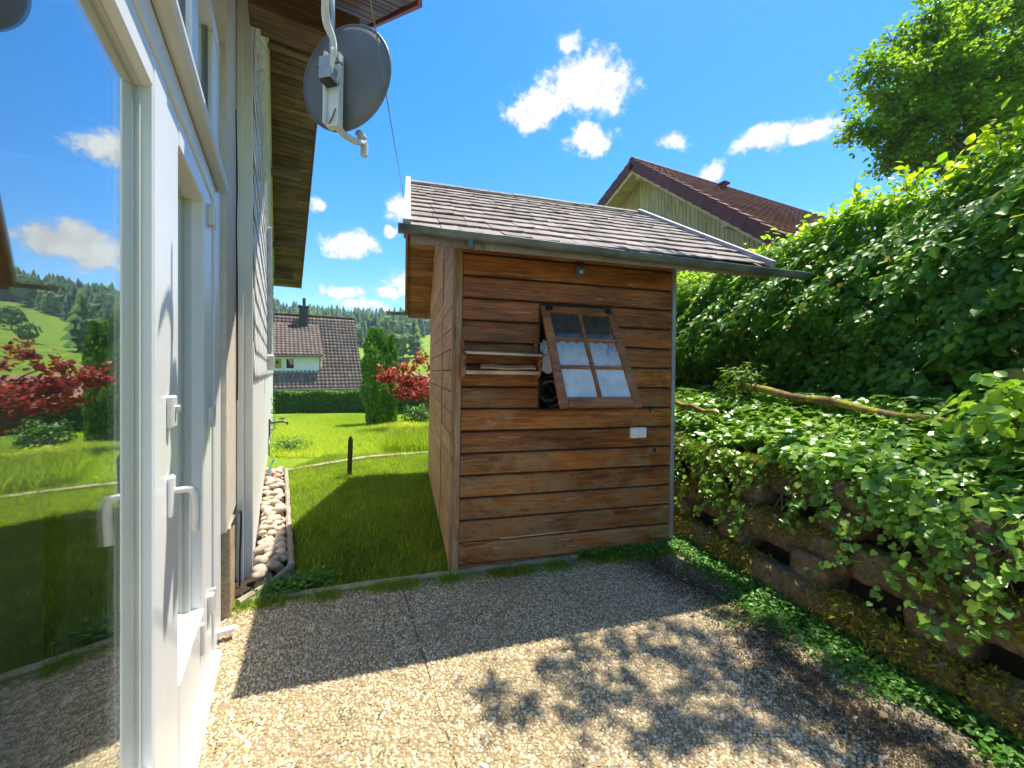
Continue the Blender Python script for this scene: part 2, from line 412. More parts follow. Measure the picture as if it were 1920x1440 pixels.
# ---------------------------------------------------------------- helpers: meshes
class MB:
    def __init__(s): s.v, s.f = [], []
    def add(s, vs, fs):
        b = len(s.v); s.v += [tuple(p) for p in vs]; s.f += [tuple(b + i for i in f) for f in fs]; return s
    def box(s, c, size, rot=None):
        hx, hy, hz = (x / 2 for x in size); c = Vector(c)
        pts = [Vector((x * hx, y * hy, z * hz)) for x in (-1, 1) for y in (-1, 1) for z in (-1, 1)]
        if rot is not None: pts = [rot @ p for p in pts]
        return s.add([c + p for p in pts], [(0, 1, 3, 2), (4, 6, 7, 5), (0, 4, 5, 1), (2, 3, 7, 6), (0, 2, 6, 4), (1, 5, 7, 3)])
    def span(s, x0, x1, y0, y1, z0, z1):
        return s.box(((x0 + x1) / 2, (y0 + y1) / 2, (z0 + z1) / 2), (x1 - x0, y1 - y0, z1 - z0))
    def prism(s, poly, off):
        """poly: list of 3d points, extruded by off"""
        n = len(poly); off = Vector(off); a = [Vector(p) for p in poly]
        fs = [tuple(range(n))[::-1], tuple(range(n, 2 * n))]
        fs += [(i, (i + 1) % n, n + (i + 1) % n, n + i) for i in range(n)]
        return s.add(a + [p + off for p in a], fs)
    def tube(s, pts, r, seg=8, caps=True):
        pts = [Vector(p) for p in pts]; n = len(pts)
        rs = r if isinstance(r, (list, tuple)) else [r] * n
        vs = []; prev = None
        for i, p in enumerate(pts):
            d = (pts[min(i + 1, n - 1)] - pts[max(i - 1, 0)]).normalized()
            if prev is None:
                x = d.orthogonal().normalized()
            else:
                x = (prev - d * prev.dot(d))
                x = x.normalized() if x.length > 1e-6 else d.orthogonal().normalized()
            prev = x; y = d.cross(x)
            vs += [p + (x * math.cos(k * 2 * math.pi / seg) + y * math.sin(k * 2 * math.pi / seg)) * rs[i] for k in range(seg)]
        fs = [(i * seg + k, i * seg + (k + 1) % seg, (i + 1) * seg + (k + 1) % seg, (i + 1) * seg + k) for i in range(n - 1) for k in range(seg)]
        if caps: fs += [tuple(range(seg))[::-1], tuple(range((n - 1) * seg, n * seg))]
        return s.add(vs, fs)
    def grid(s, fn, nu, nv):
        vs = [fn(i / nu, j / nv) for j in range(nv + 1) for i in range(nu + 1)]
        return s.add(vs, [(j * (nu + 1) + i, j * (nu + 1) + i + 1, (j + 1) * (nu + 1) + i + 1, (j + 1) * (nu + 1) + i) for j in range(nv) for i in range(nu)])
    def mesh(s, name, mat, smooth=False, bevel=0.0, seg=1):
        me = bpy.data.meshes.new(name)
        bm = bmesh.new()
        vv = [bm.verts.new(p) for p in s.v]
        for f in s.f:
            try: bm.faces.new([vv[i] for i in f])
            except ValueError: pass
        bmesh.ops.recalc_face_normals(bm, faces=bm.faces)
        if bevel:
            bmesh.ops.bevel(bm, geom=list(bm.edges), offset=bevel, segments=seg, affect='EDGES', clamp_overlap=True)
        bm.to_mesh(me); bm.free()
        me.materials.append(mat)
        if smooth: me.polygons.foreach_set('use_smooth', [True] * len(me.polygons))
        return me
    def build(s, name, mat, parent=None, smooth=False, bevel=0.0, seg=1, loc=None, rot=None):
        return link(name, s.mesh(name, mat, smooth, bevel, seg), parent, loc, rot)

def bezier(p, n=12):
    """catmull-rom through points"""
    p = [Vector(q) for q in p]; out = []
    for i in range(len(p) - 1):
        a, b, c, d = p[max(i - 1, 0)], p[i], p[i + 1], p[min(i + 2, len(p) - 1)]
        for k in range(n):
            t = k / n
            out.append(.5 * ((2 * b) + (c - a) * t + (2 * a - 5 * b + 4 * c - d) * t * t + (3 * b - a - 3 * c + d) * t ** 3))
    out.append(p[-1]); return out

def scatter_mesh(name, tv, tf, pos, rot, sc, rnd, mat, smooth=False):
    tv = np.asarray(tv, float); tf = np.asarray(tf, int); n = len(pos); k = len(tv); fs = tf.shape[1]
    sc = np.asarray(sc, float)
    if sc.ndim == 1: sc = np.repeat(sc[:, None], 3, 1)
    v = tv[None] * sc[:, None, :]
    v = np.einsum('nij,nkj->nki', rot, v) + np.asarray(pos)[:, None, :]
    me = bpy.data.meshes.new(name)
    me.vertices.add(n * k)
    me.vertices.foreach_set('co', v.reshape(-1).astype(np.float32))
    idx = (tf[None] + (np.arange(n) * k)[:, None, None]).reshape(-1)
    nf = n * len(tf)
    me.loops.add(nf * fs); me.loops.foreach_set('vertex_index', idx.astype(np.int32))
    me.polygons.add(nf)
    me.polygons.foreach_set('loop_start', np.arange(0, nf * fs, fs, dtype=np.int32))
    me.polygons.foreach_set('loop_total', np.full(nf, fs, np.int32))
    if smooth: me.polygons.foreach_set('use_smooth', np.ones(nf, bool))
    at_ = me.attributes.new('rnd', 'FLOAT', 'POINT')
    at_.data.foreach_set('value', np.repeat(np.asarray(rnd, float), k).astype(np.float32))
    me.update(); me.validate()
    me.materials.append(mat)
    return me

def unit(a): return a / np.maximum(np.linalg.norm(a, axis=-1, keepdims=True), 1e-9)
def frames(normal, tip):
    """rotation matrices with local z = normal and local y close to tip"""
    z = unit(np.asarray(normal, float)); y = np.asarray(tip, float)
    y = unit(y - z * np.sum(y * z, -1, keepdims=True)); x = np.cross(y, z)
    return np.stack([x, y, z], -1)
def rvec(n): return unit(rng.normal(size=(n, 3)))

LEAF_V = [(0, 0, 0), (.27, .28, .05), (.30, .55, .06), (.14, .85, .0), (0, 1.0, -.07), (-.14, .85, .0), (-.30, .55, .06), (-.27, .28, .05), (0, .45, -.03)]
LEAF_F = [(0, 1, 8), (1, 2, 8), (2, 3, 8), (3, 4, 8), (4, 5, 8), (5, 6, 8), (6, 7, 8), (7, 0, 8)]
IVY_V = [(0, .08, 0), (.30, .0, .03), (.42, .22, .05), (.46, .42, .01), (.28, .68, .03), (0, 1.0, -.09), (-.28, .68, .03), (-.46, .42, .01), (-.42, .22, .05), (-.30, .0, .03), (0, .38, -.04)]
IVY_F = [(i, i + 1, 10) for i in range(9)] + [(9, 0, 10)]
SIMPLE_V = [(0, 0, 0), (.28, .45, .05), (0, 1, -.04), (-.28, .45, .05)]
SIMPLE_F = [(0, 1, 2), (0, 2, 3)]
def leaf_cloud(name, parent, mat, pos, nrm, tip, size, rnd, tv=LEAF_V, tf=LEAF_F, singles=0, score=None, kind='stuff', single_name='leaf'):
    """all leaves of one plant; the `singles` best-seen ones become objects of their own"""
    pos = np.asarray(pos); rot = frames(nrm, tip); n = len(pos)
    keep = np.ones(n, bool)
    if singles:
        sx = pos[:, 0] / np.maximum(pos[:, 1], .05); sz = (pos[:, 2] - EYE) / np.maximum(pos[:, 1], .05)
        inside = (np.abs(sx) < 1.27) & (sz < .90) & (sz > -.98) & (pos[:, 1] > .3)
        view = unit(np.array([0, 0, EYE]) - pos)
        facing = np.abs(np.sum(rot[:, :, 2] * view, -1))
        s_ = size / np.linalg.norm(pos - np.array([0, 0, EYE]), axis=1) * (.4 + facing) * inside
        if score is not None: s_ = s_ * score
        best = np.argsort(-s_)[:singles]
        keep[best] = False
        var = [scatter_mesh(single_name, tv, tf, np.zeros((1, 3)), np.eye(3)[None], [1.0], [q], mat) for q in (.1, .3, .45, .6, .75, .9)]
        for i in best:
            o = link(single_name, var[min(int(rnd[i] * 6), 5)], parent)
            mw = Matrix.LocRotScale(Vector(pos[i]), Matrix(rot[i].tolist()).to_quaternion(), Vector((size[i],) * 3))
            o.matrix_local = parent_inv(parent) @ mw
    me = scatter_mesh(name, tv, tf, pos[keep], rot[keep], np.asarray(size)[keep], np.asarray(rnd)[keep], mat)
    o = link(name, me, parent)
    if parent: o.matrix_local = parent_inv(parent)
    if kind: o['kind'] = kind
    return o
def parent_inv(p):
    m = Matrix.LocRotScale(p.location, p.rotation_euler.to_quaternion(), p.scale)
    while p.parent:
        p = p.parent
        m = Matrix.LocRotScale(p.location, p.rotation_euler.to_quaternion(), p.scale) @ m
    return m.inverted()
def blades(name, mat, pos, height, width, rnd, lean=.35, parent=None, kind='stuff'):
    n = len(pos); ang = rng.uniform(0, 2 * np.pi, n)
    d = np.stack([np.cos(ang), np.sin(ang), np.zeros(n)], -1)
    up = unit(np.stack([np.zeros(n), np.zeros(n), np.ones(n)], -1) + d * rng.uniform(0, lean, n)[:, None])
    side = unit(np.cross(d, up)); yv = np.cross(up, side)
    rot = np.stack([side, yv, up], -1)
    tv = [(-.5, 0, 0), (.5, 0, 0), (.36, .06, .5), (-.36, .06, .5), (0, .26, 1)]
    tf = [(0, 1, 2), (0, 2, 3), (3, 2, 4)]
    sc = np.stack([width, height, height], -1)
    me = scatter_mesh(name, tv, tf, pos, rot, sc, rnd, mat)
    o = link(name, me, parent)
    if kind: o['kind'] = kind
    return o
M['litter'] = leafmat('litter_crumbs', [(0, (.035, .026, .014)), (.6, (.10, .075, .042)), (.9, (.22, .16, .09)), (1, (.10, .14, .02))], .1, .9, .1)

# ================================================================ THE SETTING
SA = R(15.0)
P0 = Vector((-.448, 2.96, 0))                    # front left foot of the garden shed
U = Vector((math.cos(SA), math.sin(SA), 0)); V = Vector((-math.sin(SA), math.cos(SA), 0))
def su(u, v, z=0.0): return P0 + U * u + V * v + Vector((0, 0, z))
HA = R(30.5)
HN = Vector((math.cos(HA), math.sin(HA), 0)); HD = Vector((-math.sin(HA), math.cos(HA), 0))
def hs(s, n, z=0.0): return HN * n + HD * s + Vector((0, 0, z))
def np_uv(p):
    q = p[:, :2] - np.array([P0.x, P0.y])
    return q @ np.array([U.x, U.y]), q @ np.array([V.x, V.y])

def terrain(x, y):
    r = np.hypot(x, y); th = np.degrees(np.arctan2(x, y))
    z = -.03 - .045 * (np.clip(y, 7, 45) - 7)
    hill = np.clip(r - 62, 0, 225)
    z = z + hill * (.166 + .022 * np.sin(np.radians(th * 6 + 40)) + .010 * np.sin(r / 33.0)) * np.clip(hill / 40, 0, 1)
    z = z + np.clip(r - 8, 0, 60) / 60 * .35 * np.sin(x * .31 + 1.0) * np.sin(y * .23)
    return z
def tz(x, y): return float(terrain(np.array([x]), np.array([y]))[0])

rad = np.concatenate([[0.01], np.linspace(1.5, 12, 12), np.linspace(14, 60, 18), np.linspace(66, 300, 40), [340, 450, 700, 1400]])
na = 180
aa = np.linspace(0, 2 * np.pi, na, endpoint=False)
X = rad[:, None] * np.sin(aa)[None]; Y = rad[:, None] * np.cos(aa)[None]
Z = terrain(X, Y)
gv_ = np.stack([X, Y, Z], -1).reshape(-1, 3)
gf = [(i * na + j, i * na + (j + 1) % na, (i + 1) * na + (j + 1) % na, (i + 1) * na + j) for i in range(len(rad) - 1) for j in range(na)]
g = MB(); g.add(gv_, gf)
tag(g.build('ground', M['lawn'], smooth=True), kind='structure')

# ---- patio of exposed-aggregate slabs
def clip(poly, p, d):
    """keep the part of a 2d polygon left of the line p + t*d"""
    out = []
    def side(q): return d[0] * (q[1] - p[1]) - d[1] * (q[0] - p[0])
    for i in range(len(poly)):
        a, b = poly[i], poly[(i + 1) % len(poly)]
        sa, sb = side(a), side(b)
        if sa >= 0: out.append(a)
        if sa * sb < 0:
            k = sa / (sa - sb); out.append((a[0] + (b[0] - a[0]) * k, a[1] + (b[1] - a[1]) * k))
    return out
patio = tag(empty('patio'), kind='structure')
LIM_N, LIM_V, LIM_U = -.315, -.075, 1.90
quad = [(-4, -1.4), (4, -1.4), (4, 6), (-4, 6)]
w_ = hs(0, LIM_N); quad = clip(quad, (w_.x, w_.y), (-HD.x, -HD.y))
quad = clip(quad, (su(0, LIM_V).x, su(0, LIM_V).y), (-U.x, -U.y))
quad = clip(quad, (su(LIM_U, 0).x, su(LIM_U, 0).y), (V.x, V.y))
j1, j2 = ground(770, 1150), ground(1340, 1230)
jd = Vector((.30, -.68, 0)).normalized()
def off(p, k): return (p.x + (-jd.y) * k, p.y + jd.x * k)
def nd(d, s=1): return (d.x * s, d.y * s)
slabs = [clip(quad, off(j1, -.002), nd(jd, -1)), clip(clip(quad, off(j1, .002), nd(jd)), off(j2, -.002), nd(jd, -1)), clip(quad, off(j2, .002), nd(jd))]
for sl in slabs:
    if len(sl) >= 3:
        MB().prism([(x, y, -.09) for x, y in sl], (0, 0, .088)).build('paving_slab', M['matrix'], patio)
sp = .0158
gx, gy = np.meshgrid(np.arange(-2.6, 3.2, sp), np.arange(-1.0, 4.2, sp * .866))
gx = gx + (np.arange(gx.shape[0]) % 2)[:, None] * sp / 2
pp = np.stack([gx.ravel(), gy.ravel(), np.zeros(gx.size)], -1)
pp[:, :2] += rng.uniform(-.34, .34, (len(pp), 2)) * sp
uu, vv_ = np_uv(pp)
nn = pp[:, 0] * HN.x + pp[:, 1] * HN.y
def jdist(p): return np.abs((pp[:, 0] - p.x) * -jd.y + (pp[:, 1] - p.y) * jd.x)
ok = (nn > LIM_N + .008) & (vv_ < LIM_V - .008) & (uu < LIM_U - .01) & ((jdist(j1) > .0055 + .002 * np.sin(pp[:, 1] * 40)) | (pp[:, 1] < 1.93)) & ((jdist(j2) > .0055) | (pp[:, 1] > 2.12))
pp = pp[ok]; n = len(pp)
ring = [(math.cos(k * math.pi / 3.5), math.sin(k * math.pi / 3.5)) for k in range(7)]
dome_v = [(x, y, -.25) for x, y in ring] + [(x * .72, y * .72, .42) for x, y in ring] + [(0, 0, .62)]
dome_f = []
for k in range(7):
    a, b = k, (k + 1) % 7
    dome_f += [(a, b, 7 + b), (a, 7 + b, 7 + a), (7 + a, 7 + b, 14)]
ang = rng.uniform(0, 2 * np.pi, n)
tilt = rng.normal(0, .22, (n, 2))
nz = unit(np.stack([tilt[:, 0], tilt[:, 1], np.ones(n)], -1))
rot = frames(nz, np.stack([np.cos(ang), np.sin(ang), np.zeros(n)], -1))
rr = np.clip(rng.lognormal(np.log(.0073), .26, n), .0035, .0135)
asp = rng.uniform(.68, 1.0, n)
sc = np.stack([rr * asp, rr * rng.uniform(1.0, 1.3, n), rr * rng.uniform(.55, .95, n)], -1)
pp[:, 2] = rng.uniform(-.0022, .0006, n)
pm = scatter_mesh('pebbles', dome_v, dome_f, pp, rot, sc, rng.beta(1.6, 1.5, n), M['pebble'], smooth=True)
tag(link('pebbles', pm, patio), kind='stuff')

# ---- concrete edging between patio, lawn and the bed of stones
def edging(name, path, w, h, z0, gap=.012, seglen=.95):
    root = tag(empty(name), kind='structure')
    for a, b in zip(path[:-1], path[1:]):
        a, b = Vector(a), Vector(b); L = (b - a).length; k = max(1, round(L / seglen))
        for i in range(k):
            p, q = a.lerp(b, i / k), a.lerp(b, (i + 1) / k)
            d = (q - p).normalized(); l = (q - p).length - gap
            nseg = max(2, int(l / .09))
            side = Vector((-d.y, d.x, 0))
            m = MB(); rings = []
            for t_ in range(nseg + 1):
                c = p + d * (gap / 2 + l * t_ / nseg)
                j = [random.uniform(-.004, .004) for _ in range(5)]
                rings.append([c + side * (-w / 2 + j[0]) + Vector((0, 0, z0)), c + side * (w / 2 + j[1]) + Vector((0, 0, z0)),
                              c + side * (w / 2 + j[1]) + Vector((0, 0, z0 + h - .012 + j[2])), c + side * (w / 2 - .014) + Vector((0, 0, z0 + h + j[3])),
                              c + side * (-w / 2 + .014) + Vector((0, 0, z0 + h + j[4])), c + side * (-w / 2 + j[0]) + Vector((0, 0, z0 + h - .012 + j[2]))])
            vs_ = [x for r_ in rings for x in r_]
            fs_ = [(t_ * 6 + e, t_ * 6 + (e + 1) % 6, (t_ + 1) * 6 + (e + 1) % 6, (t_ + 1) * 6 + e) for t_ in range(nseg) for e in range(6)]
            fs_ += [tuple(range(6)), tuple(range(nseg * 6, nseg * 6 + 6))]
            m.add(vs_, fs_).build('edging_stone', M['concrete'], root)
    return root
e0 = ground(446, 1130); e0.z = 0
edging('patio_edging', [e0, su(-.02, -.04), su(1.86, -.04)], .055, .13, -.105)
kerb = [hs(3.05, -.235), hs(3.2, -.06), hs(3.42, .075), hs(6.85, .085)]
edging('stone_bed_edging', kerb, .045, .15, -.10, seglen=.9)
edging('lawn_edging', [hs(6.85, .06), ground(690, 858), ground(808, 849, .0)], .10, .10, -.07, seglen=.55)

# ---- bed of river stones along the house
bed = tag(empty('stone_bed'), kind='structure')
MB().prism([hs(3.2, -.30, -.06), hs(3.42, .07, -.06), hs(6.85, .07, -.06), hs(6.85, -.30, -.06)], (0, 0, .05)).build('bed_soil', M['soil'], bed)
stone_meshes = []
for k in range(7):
    bm = bmesh.new(); bmesh.ops.create_icosphere(bm, subdivisions=2, radius=1.0)
    sd = Vector((random.uniform(0, 50),) * 3)
    from mathutils import noise as mnoise
    for v in bm.verts:
        v.co *= 1 + .28 * mnoise.noise(v.co * 1.1 + sd)
    me = bpy.data.meshes.new('stone'); bm.to_mesh(me); bm.free(); me.materials.append(M['stone'])
    me.polygons.foreach_set('use_smooth', [True] * len(me.polygons)); stone_meshes.append(me)
placed = []
for layer in range(2):
    tries = 0; count = 0
    while tries < 5000 and count < (96 if layer == 0 else 60):
        tries += 1
        s_ = 3.24 + 3.55 * random.random() ** 1.15; r_ = random.uniform(.036, .068) * (1 + .05 * (s_ - 3))
        nlo = -.16 + r_ * .7; nhi = (.045 if s_ > 3.45 else .045 - (3.45 - s_) * .8) - r_ * .7
        if nhi < nlo: continue
        n_ = random.uniform(nlo, nhi)
        z_ = .0 + layer * .055 + random.uniform(-.006, .014)
        if any((s_ - a) ** 2 + (n_ - b) ** 2 + (z_ - c) ** 2 < ((r_ + d) * .80) ** 2 for a, b, c, d in placed): continue
        placed.append((s_, n_, z_, r_)); count += 1
        link('stone', random.choice(stone_meshes), bed, hs(s_, n_, z_ + r_ * .25), (random.uniform(-.4, .4), random.uniform(-.4, .4), random.uniform(0, 6.28)),
             (r_ * random.uniform(1.05, 1.45), r_ * random.uniform(.85, 1.05), r_ * random.uniform(.6, .8)))

# ---- raised terrace behind the retaining wall
ter = MB()
ter.prism([su(2.16, -5, -.1), su(2.46, -5, .80), su(3.02, -5, 1.19), su(12, -5, 1.35), su(12, -5, -.1)], V * 24)
tag(ter.build('terrace_ground', M['soil']), kind='structure')

# ---- lawn grass
def in_lawn(p):
    u_, v_ = np_uv(p); n_ = p[:, 0] * HN.x + p[:, 1] * HN.y; s_ = p[:, 0] * HD.x + p[:, 1] * HD.y
    ok = (n_ > .115) | (s_ > 7.0) & (n_ > -.1)
    ok &= (v_ > .0) & ((u_ < -.02) | (v_ > 3.05))
    return ok
def sample(n, x0, x1, y0, y1, f=None):
    p = np.stack([rng.uniform(x0, x1, n), rng.uniform(y0, y1, n), np.zeros(n)], -1)
    if f is not None: p = p[f(p)]
    p[:, 2] = terrain(p[:, 0], p[:, 1]); return p
def clumpy(p, k=2.2): return .5 + .5 * np.sin(p[:, 0] * k * 1.7 + 1.3 * np.sin(p[:, 1] * k)) * np.sin(p[:, 1] * k * 1.3 + p[:, 0])
p = sample(210000, -3.4, -.2, 2.3, 7.2, in_lawn)
c_ = clumpy(p, 3.0)
near = blades('lawn_grass', M['grass'], p, rng.uniform(.02, .07, len(p)) * (1 + .8 * c_ * c_), rng.uniform(.004, .0085, len(p)), np.clip(rng.beta(1.2, 1.6, len(p)) * .75 + clumpy(p + .7, 1.7) * .42 - .07 - .20 * clumpy(p, 9.0), 0, 1), 1.1)
tag(near, 'short green lawn grass between the stone bed and the wooden shed', 'grass', kind='stuff')
tc_n = 1500
ctr = sample(tc_n, -3.4, -.2, 2.3, 7.2, in_lawn)
p = np.repeat(ctr, 14, 0) + rng.normal(0, .022, (len(ctr) * 14, 3)) * np.array([1, 1, 0])
p = p[in_lawn(p)]
tuft = blades('grass_tufts', M['grass'], p, rng.uniform(.05, .13, len(p)), rng.uniform(.004, .008, len(p)), np.clip(rng.beta(1.5, 2, len(p)), 0, 1), 1.1)
tag(tuft, 'longer grass tufts scattered over the lawn beside the shed', 'grass', kind='stuff')
p = sample(190000, -9.5, 1.0, 7.0, 17.5, lambda p: (p[:, 0] / p[:, 1] > -.66) & (p[:, 0] / p[:, 1] < -.08) & in_lawn(p))
c_ = clumpy(p, .8)
far = blades('meadow_grass', M['meadow_blade'], p, rng.uniform(.04, .10, len(p)) * (1 + c_), rng.uniform(.006, .013, len(p)), np.clip(rng.beta(1.6, 2.2, len(p)) + .42 * clumpy(p + 3, .45) - .14, 0, 1), .8)
tag(far, 'sunlit yellow-green meadow grass beyond the stone edging', 'grass', kind='stuff')
q0, q1 = ground(690, 846), ground(810, 800)
p = sample(9000, -3.2, -.9, 7.35, 9.6, lambda p: (p[:, 0] > -2.35 - (p[:, 1] - 7.3) * .28) & in_lawn(p))
tall = blades('tall_grass', M['grass'], p, rng.uniform(.20, .46, len(p)), rng.uniform(.008, .016, len(p)), rng.beta(2, 3.0, len(p)), .5)
tag(tall, 'clump of tall dark green grass behind the shed corner', 'grass', kind='stuff')
# ragged grass along the edging and the foot of the shed
k = 16000
e_ = np.array([e0.x, e0.y]); b_ = np.array([su(1.9, -.06).x, su(1.9, -.06).y])
tt = rng.uniform(0, 1, k)
p = np.stack([e_[0] + (b_[0] - e_[0]) * tt, e_[1] + (b_[1] - e_[1]) * tt, np.zeros(k)], -1)
offv = rng.normal(0, .045, k) - .045 - .05 * (tt > .45) * rng.random(k)
p[:, 0] += V.x * offv; p[:, 1] += V.y * offv
keep = rng.random(k) < (.25 + .75 * (np.sin(tt * 37) * np.sin(tt * 13 + 1) > -.2))
p = p[keep]
ragged = blades('edge_grass', M['grass'], p, rng.uniform(.015, .06, len(p)), rng.uniform(.002, .0045, len(p)), rng.beta(2, 3, len(p)), 1.0)
tag(ragged, 'ragged grass growing over the patio edging in front of the shed', 'grass', kind='stuff')
# dirt and moss blown into the shaded patio side
k = 30000
tt = rng.uniform(-2.9, -.1, k); uo = 1.58 + np.abs(rng.normal(0, .13, k)) * np.sign(rng.random(k) - .35) + .08 * np.sin(tt * 5)
p = np.array([su(a, b) for a, b in zip(uo, tt)])
p = p[(uo < 1.85)]
cr = leaf_cloud('leaf_litter', None, M['dryleaf'], p + np.array([0, 0, .008]), rvec(len(p)) * .5 + np.array([0, 0, 1]), rvec(len(p)), rng.uniform(.005, .016, len(p)), rng.random(len(p)), SIMPLE_V, SIMPLE_F)
cr.data.materials[0] = M['litter']
tag(cr, 'dark crumbs of dirt and litter along the shaded patio edge', 'litter', kind='stuff')

k = 1500
p = np.stack([rng.uniform(-1.6, 2.0, k), rng.uniform(1.0, 3.3, k), np.full(k, .010)], -1)
uu, vv_ = np_uv(p); nn = p[:, 0] * HN.x + p[:, 1] * HN.y
p = p[(nn > LIM_N + .05) & (vv_ < -.1) & (uu < 1.8)]
sc_l = leaf_cloud('patio_debris', None, M['litter'], p, rvec(len(p)) * .5 + np.array([0, 0, 1]), rvec(len(p)), rng.uniform(.004, .013, len(p)), rng.random(len(p)), LEAF_V, LEAF_F)
tag(sc_l, 'small specks of dry plant debris scattered over the sunny patio', 'litter', kind='stuff')

# ================================================================ THE WHITE HOUSE (local x = along the wall, y = into the house)
house = tag(empty('house', (0, 0, 0), (0, 0, R(90) + HA)), 'white house with glazed door, shingled gable wall and wide wooden roof overhang', 'house')
YD, YS, YW = .30, .27, .18                     # door face, stucco pier, shingled wall
RB, RC, RA = (7.13, 6.79), (15.02, 4.29), (1.99, 3.40)      # gable rake: apex, far end, near end (s, z)
def rake(s):
    if s < RB[0]: return RA[1] + (RB[1] - RA[1]) * (s - RA[0]) / (RB[0] - RA[0])
    return RB[1] + (RC[1] - RB[1]) * (s - RB[0]) / (RC[0] - RB[0])
# wall bodies
S1, S2 = 3.50, 14.4
MB().prism([(S1, YW, -.1), (S2, YW, -.1), (S2, YW, rake(S2)), (RB[0], YW, RB[1]), (S1, YW, rake(S1))], (0, .35, 0)).build('wall', M['whitewall'], house)
MB().prism([(2.86, YS, .55), (S1 - .004, YS, .55), (S1 - .004, YS, rake(S1) - .02), (2.86, YS, rake(2.86) - .02)], (0, .3, 0)).build('stucco_pier', M['stucco'], house)
MB().span(2.95, 3.22, YS - .012, YS + .2, -.05, .545).build('pier_board', M['old_plank'], house, bevel=.004)
MB().span(S1 - .03, S1 - .006, YW - .012, YS - .004, -.02, rake(S1) - .05).build('corner_board', M['white2'], house, bevel=.004)
MB().span(S1 - .05, S1 - .032, YW + .045, YS - .003, -.02, rake(S1) - .06).build('corner_board', M['white2'], house, bevel=.003)
# cables on the pier
cp = bezier([(3.30, YS - .012, 3.3), (3.34, YS - .016, 2.8), (3.30, YS - .014, 2.5), (3.33, YS - .016, 2.2), (3.35, YS - .016, 1.9), (3.37, YS - .016, 1.55), (3.37, YS - .014, 1.3)], 6)
MB().tube(cp, .0045, 6).build('cable', M['black'], house, smooth=True)
cp = bezier([(3.0, YS - .016, .55), (3.15, YS - .03, .57), (3.30, YS - .04, .53), (3.38, YS - .035, .40), (3.37, YS - .03, .2), (3.35, YS - .03, .0)], 6)
MB().tube(cp, .006, 6).build('cable', M['black'], house, smooth=True)
# shingled cladding: rounded white shingles, the 300 nearest are pieces of their own
shw, she = .20, .20
def shingle_mesh():
    m = MB(); w = shw * .49
    pr = [(-w, 0), (w, 0), (w, -.20), (w * .8, -.245), (w * .4, -.262), (0, -.268), (-w * .4, -.262), (-w * .8, -.245), (-w, -.20)]
    return m.prism([(x, 0.0, z) for x, z in pr], (0, .009, 0))
sh_me = shingle_mesh().mesh('shingle', M['wshingle'])
cells = []
row = 0; z = 1.52
while z < 7.0:
    x = S1 + .02 + (.5 * shw if row % 2 else 0) + shw * .5
    while x < S2:
        if z < rake(x) - .06: cells.append((x, z, row))
        x += shw
    row += 1; z += she
clad = empty('shingle_cladding', parent=house)
cells.sort(key=lambda c: c[0])
rest = MB()
for i, (x, z, row) in enumerate(cells):
    top = z + .21; rx = R(3.2) + random.uniform(-.008, .008)
    loc = (x + random.uniform(-.004, .004), YW - .010 - random.uniform(0, .003), top - .005 + random.uniform(-.006, .006))
    if i < 300: link('shingle', sh_me, clad, loc, (-rx, random.uniform(-.012, .012), 0))
    else:
        mt = Matrix.Translation(loc) @ Euler((-rx, 0, 0)).to_matrix().to_4x4()
        sm = shingle_mesh(); rest.add([mt @ Vector(v) for v in sm.v], sm.f)
tag(rest.build('distant_shingles', M['wshingle'], clad), kind='stuff')
# conduit with a grey box at its lower end, low flashing strip
MB().span(6.55, 6.63, YW - .085, YW - .03, 1.75, 3.55).build('conduit', M['zinc'], house, bevel=.01)
MB().span(6.52, 6.68, YW - .12, YW - .03, 1.52, 1.74).build('conduit_box', M['bracket'], house, bevel=.015)
# roof: soffit boards across the overhang, deck, purlins, verge
roof = empty('roof', parent=house)
OUT, INN = -.60, .30
def rp(s, y, dz=0): return Vector((s, y, rake(s) + dz))
def soffit_run(sa, sb, step):
    L = sb - sa; k = int(L / step)
    for i in range(k):
        a, b = sa + L * i / k, sa + L * (i + 1) / k - .013
        j = random.uniform(-.003, .003)
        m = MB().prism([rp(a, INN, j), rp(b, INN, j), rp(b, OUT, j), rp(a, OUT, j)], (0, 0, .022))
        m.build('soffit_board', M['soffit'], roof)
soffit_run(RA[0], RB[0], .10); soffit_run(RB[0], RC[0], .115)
for sa, sb in ((RA[0], RB[0]), (RB[0], RC[0])):
    MB().prism([rp(sa, 2.8, .028), rp(sb, 2.8, .028), rp(sb, OUT - .01, .028), rp(sa, OUT - .01, .028)], (0, 0, .10)).build('roof_deck', M['soil'], roof)
    m = MB().prism([rp(sa, OUT - .035, -.02), rp(sb, OUT - .035, -.02), rp(sb, OUT - .012, -.02), rp(sa, OUT - .012, -.02)], (0, 0, .14))
    m.build('verge', M['redtile'], roof)
for s_, w_, h_, l_ in ((3.05, .18, .22, .52), (4.6, .14, .18, .50), (6.9, .14, .2, .5), (9.8, .14, .16, .44), (12.4, .14, .18, .46), (14.0, .16, .2, .40)):
    MB().span(s_ - w_ / 2, s_ + w_ / 2, -l_ + .03, .17, rake(s_) - .025 - h_ - .06, rake(s_) - .06 - .025).build('purlin', M['soffit'], roof, bevel=.006)
MB().span(5.2, 5.34, OUT + .05, .17, rake(5.2) - .10, rake(5.2) - .015).build('rafter', M['trim'], roof, bevel=.005)
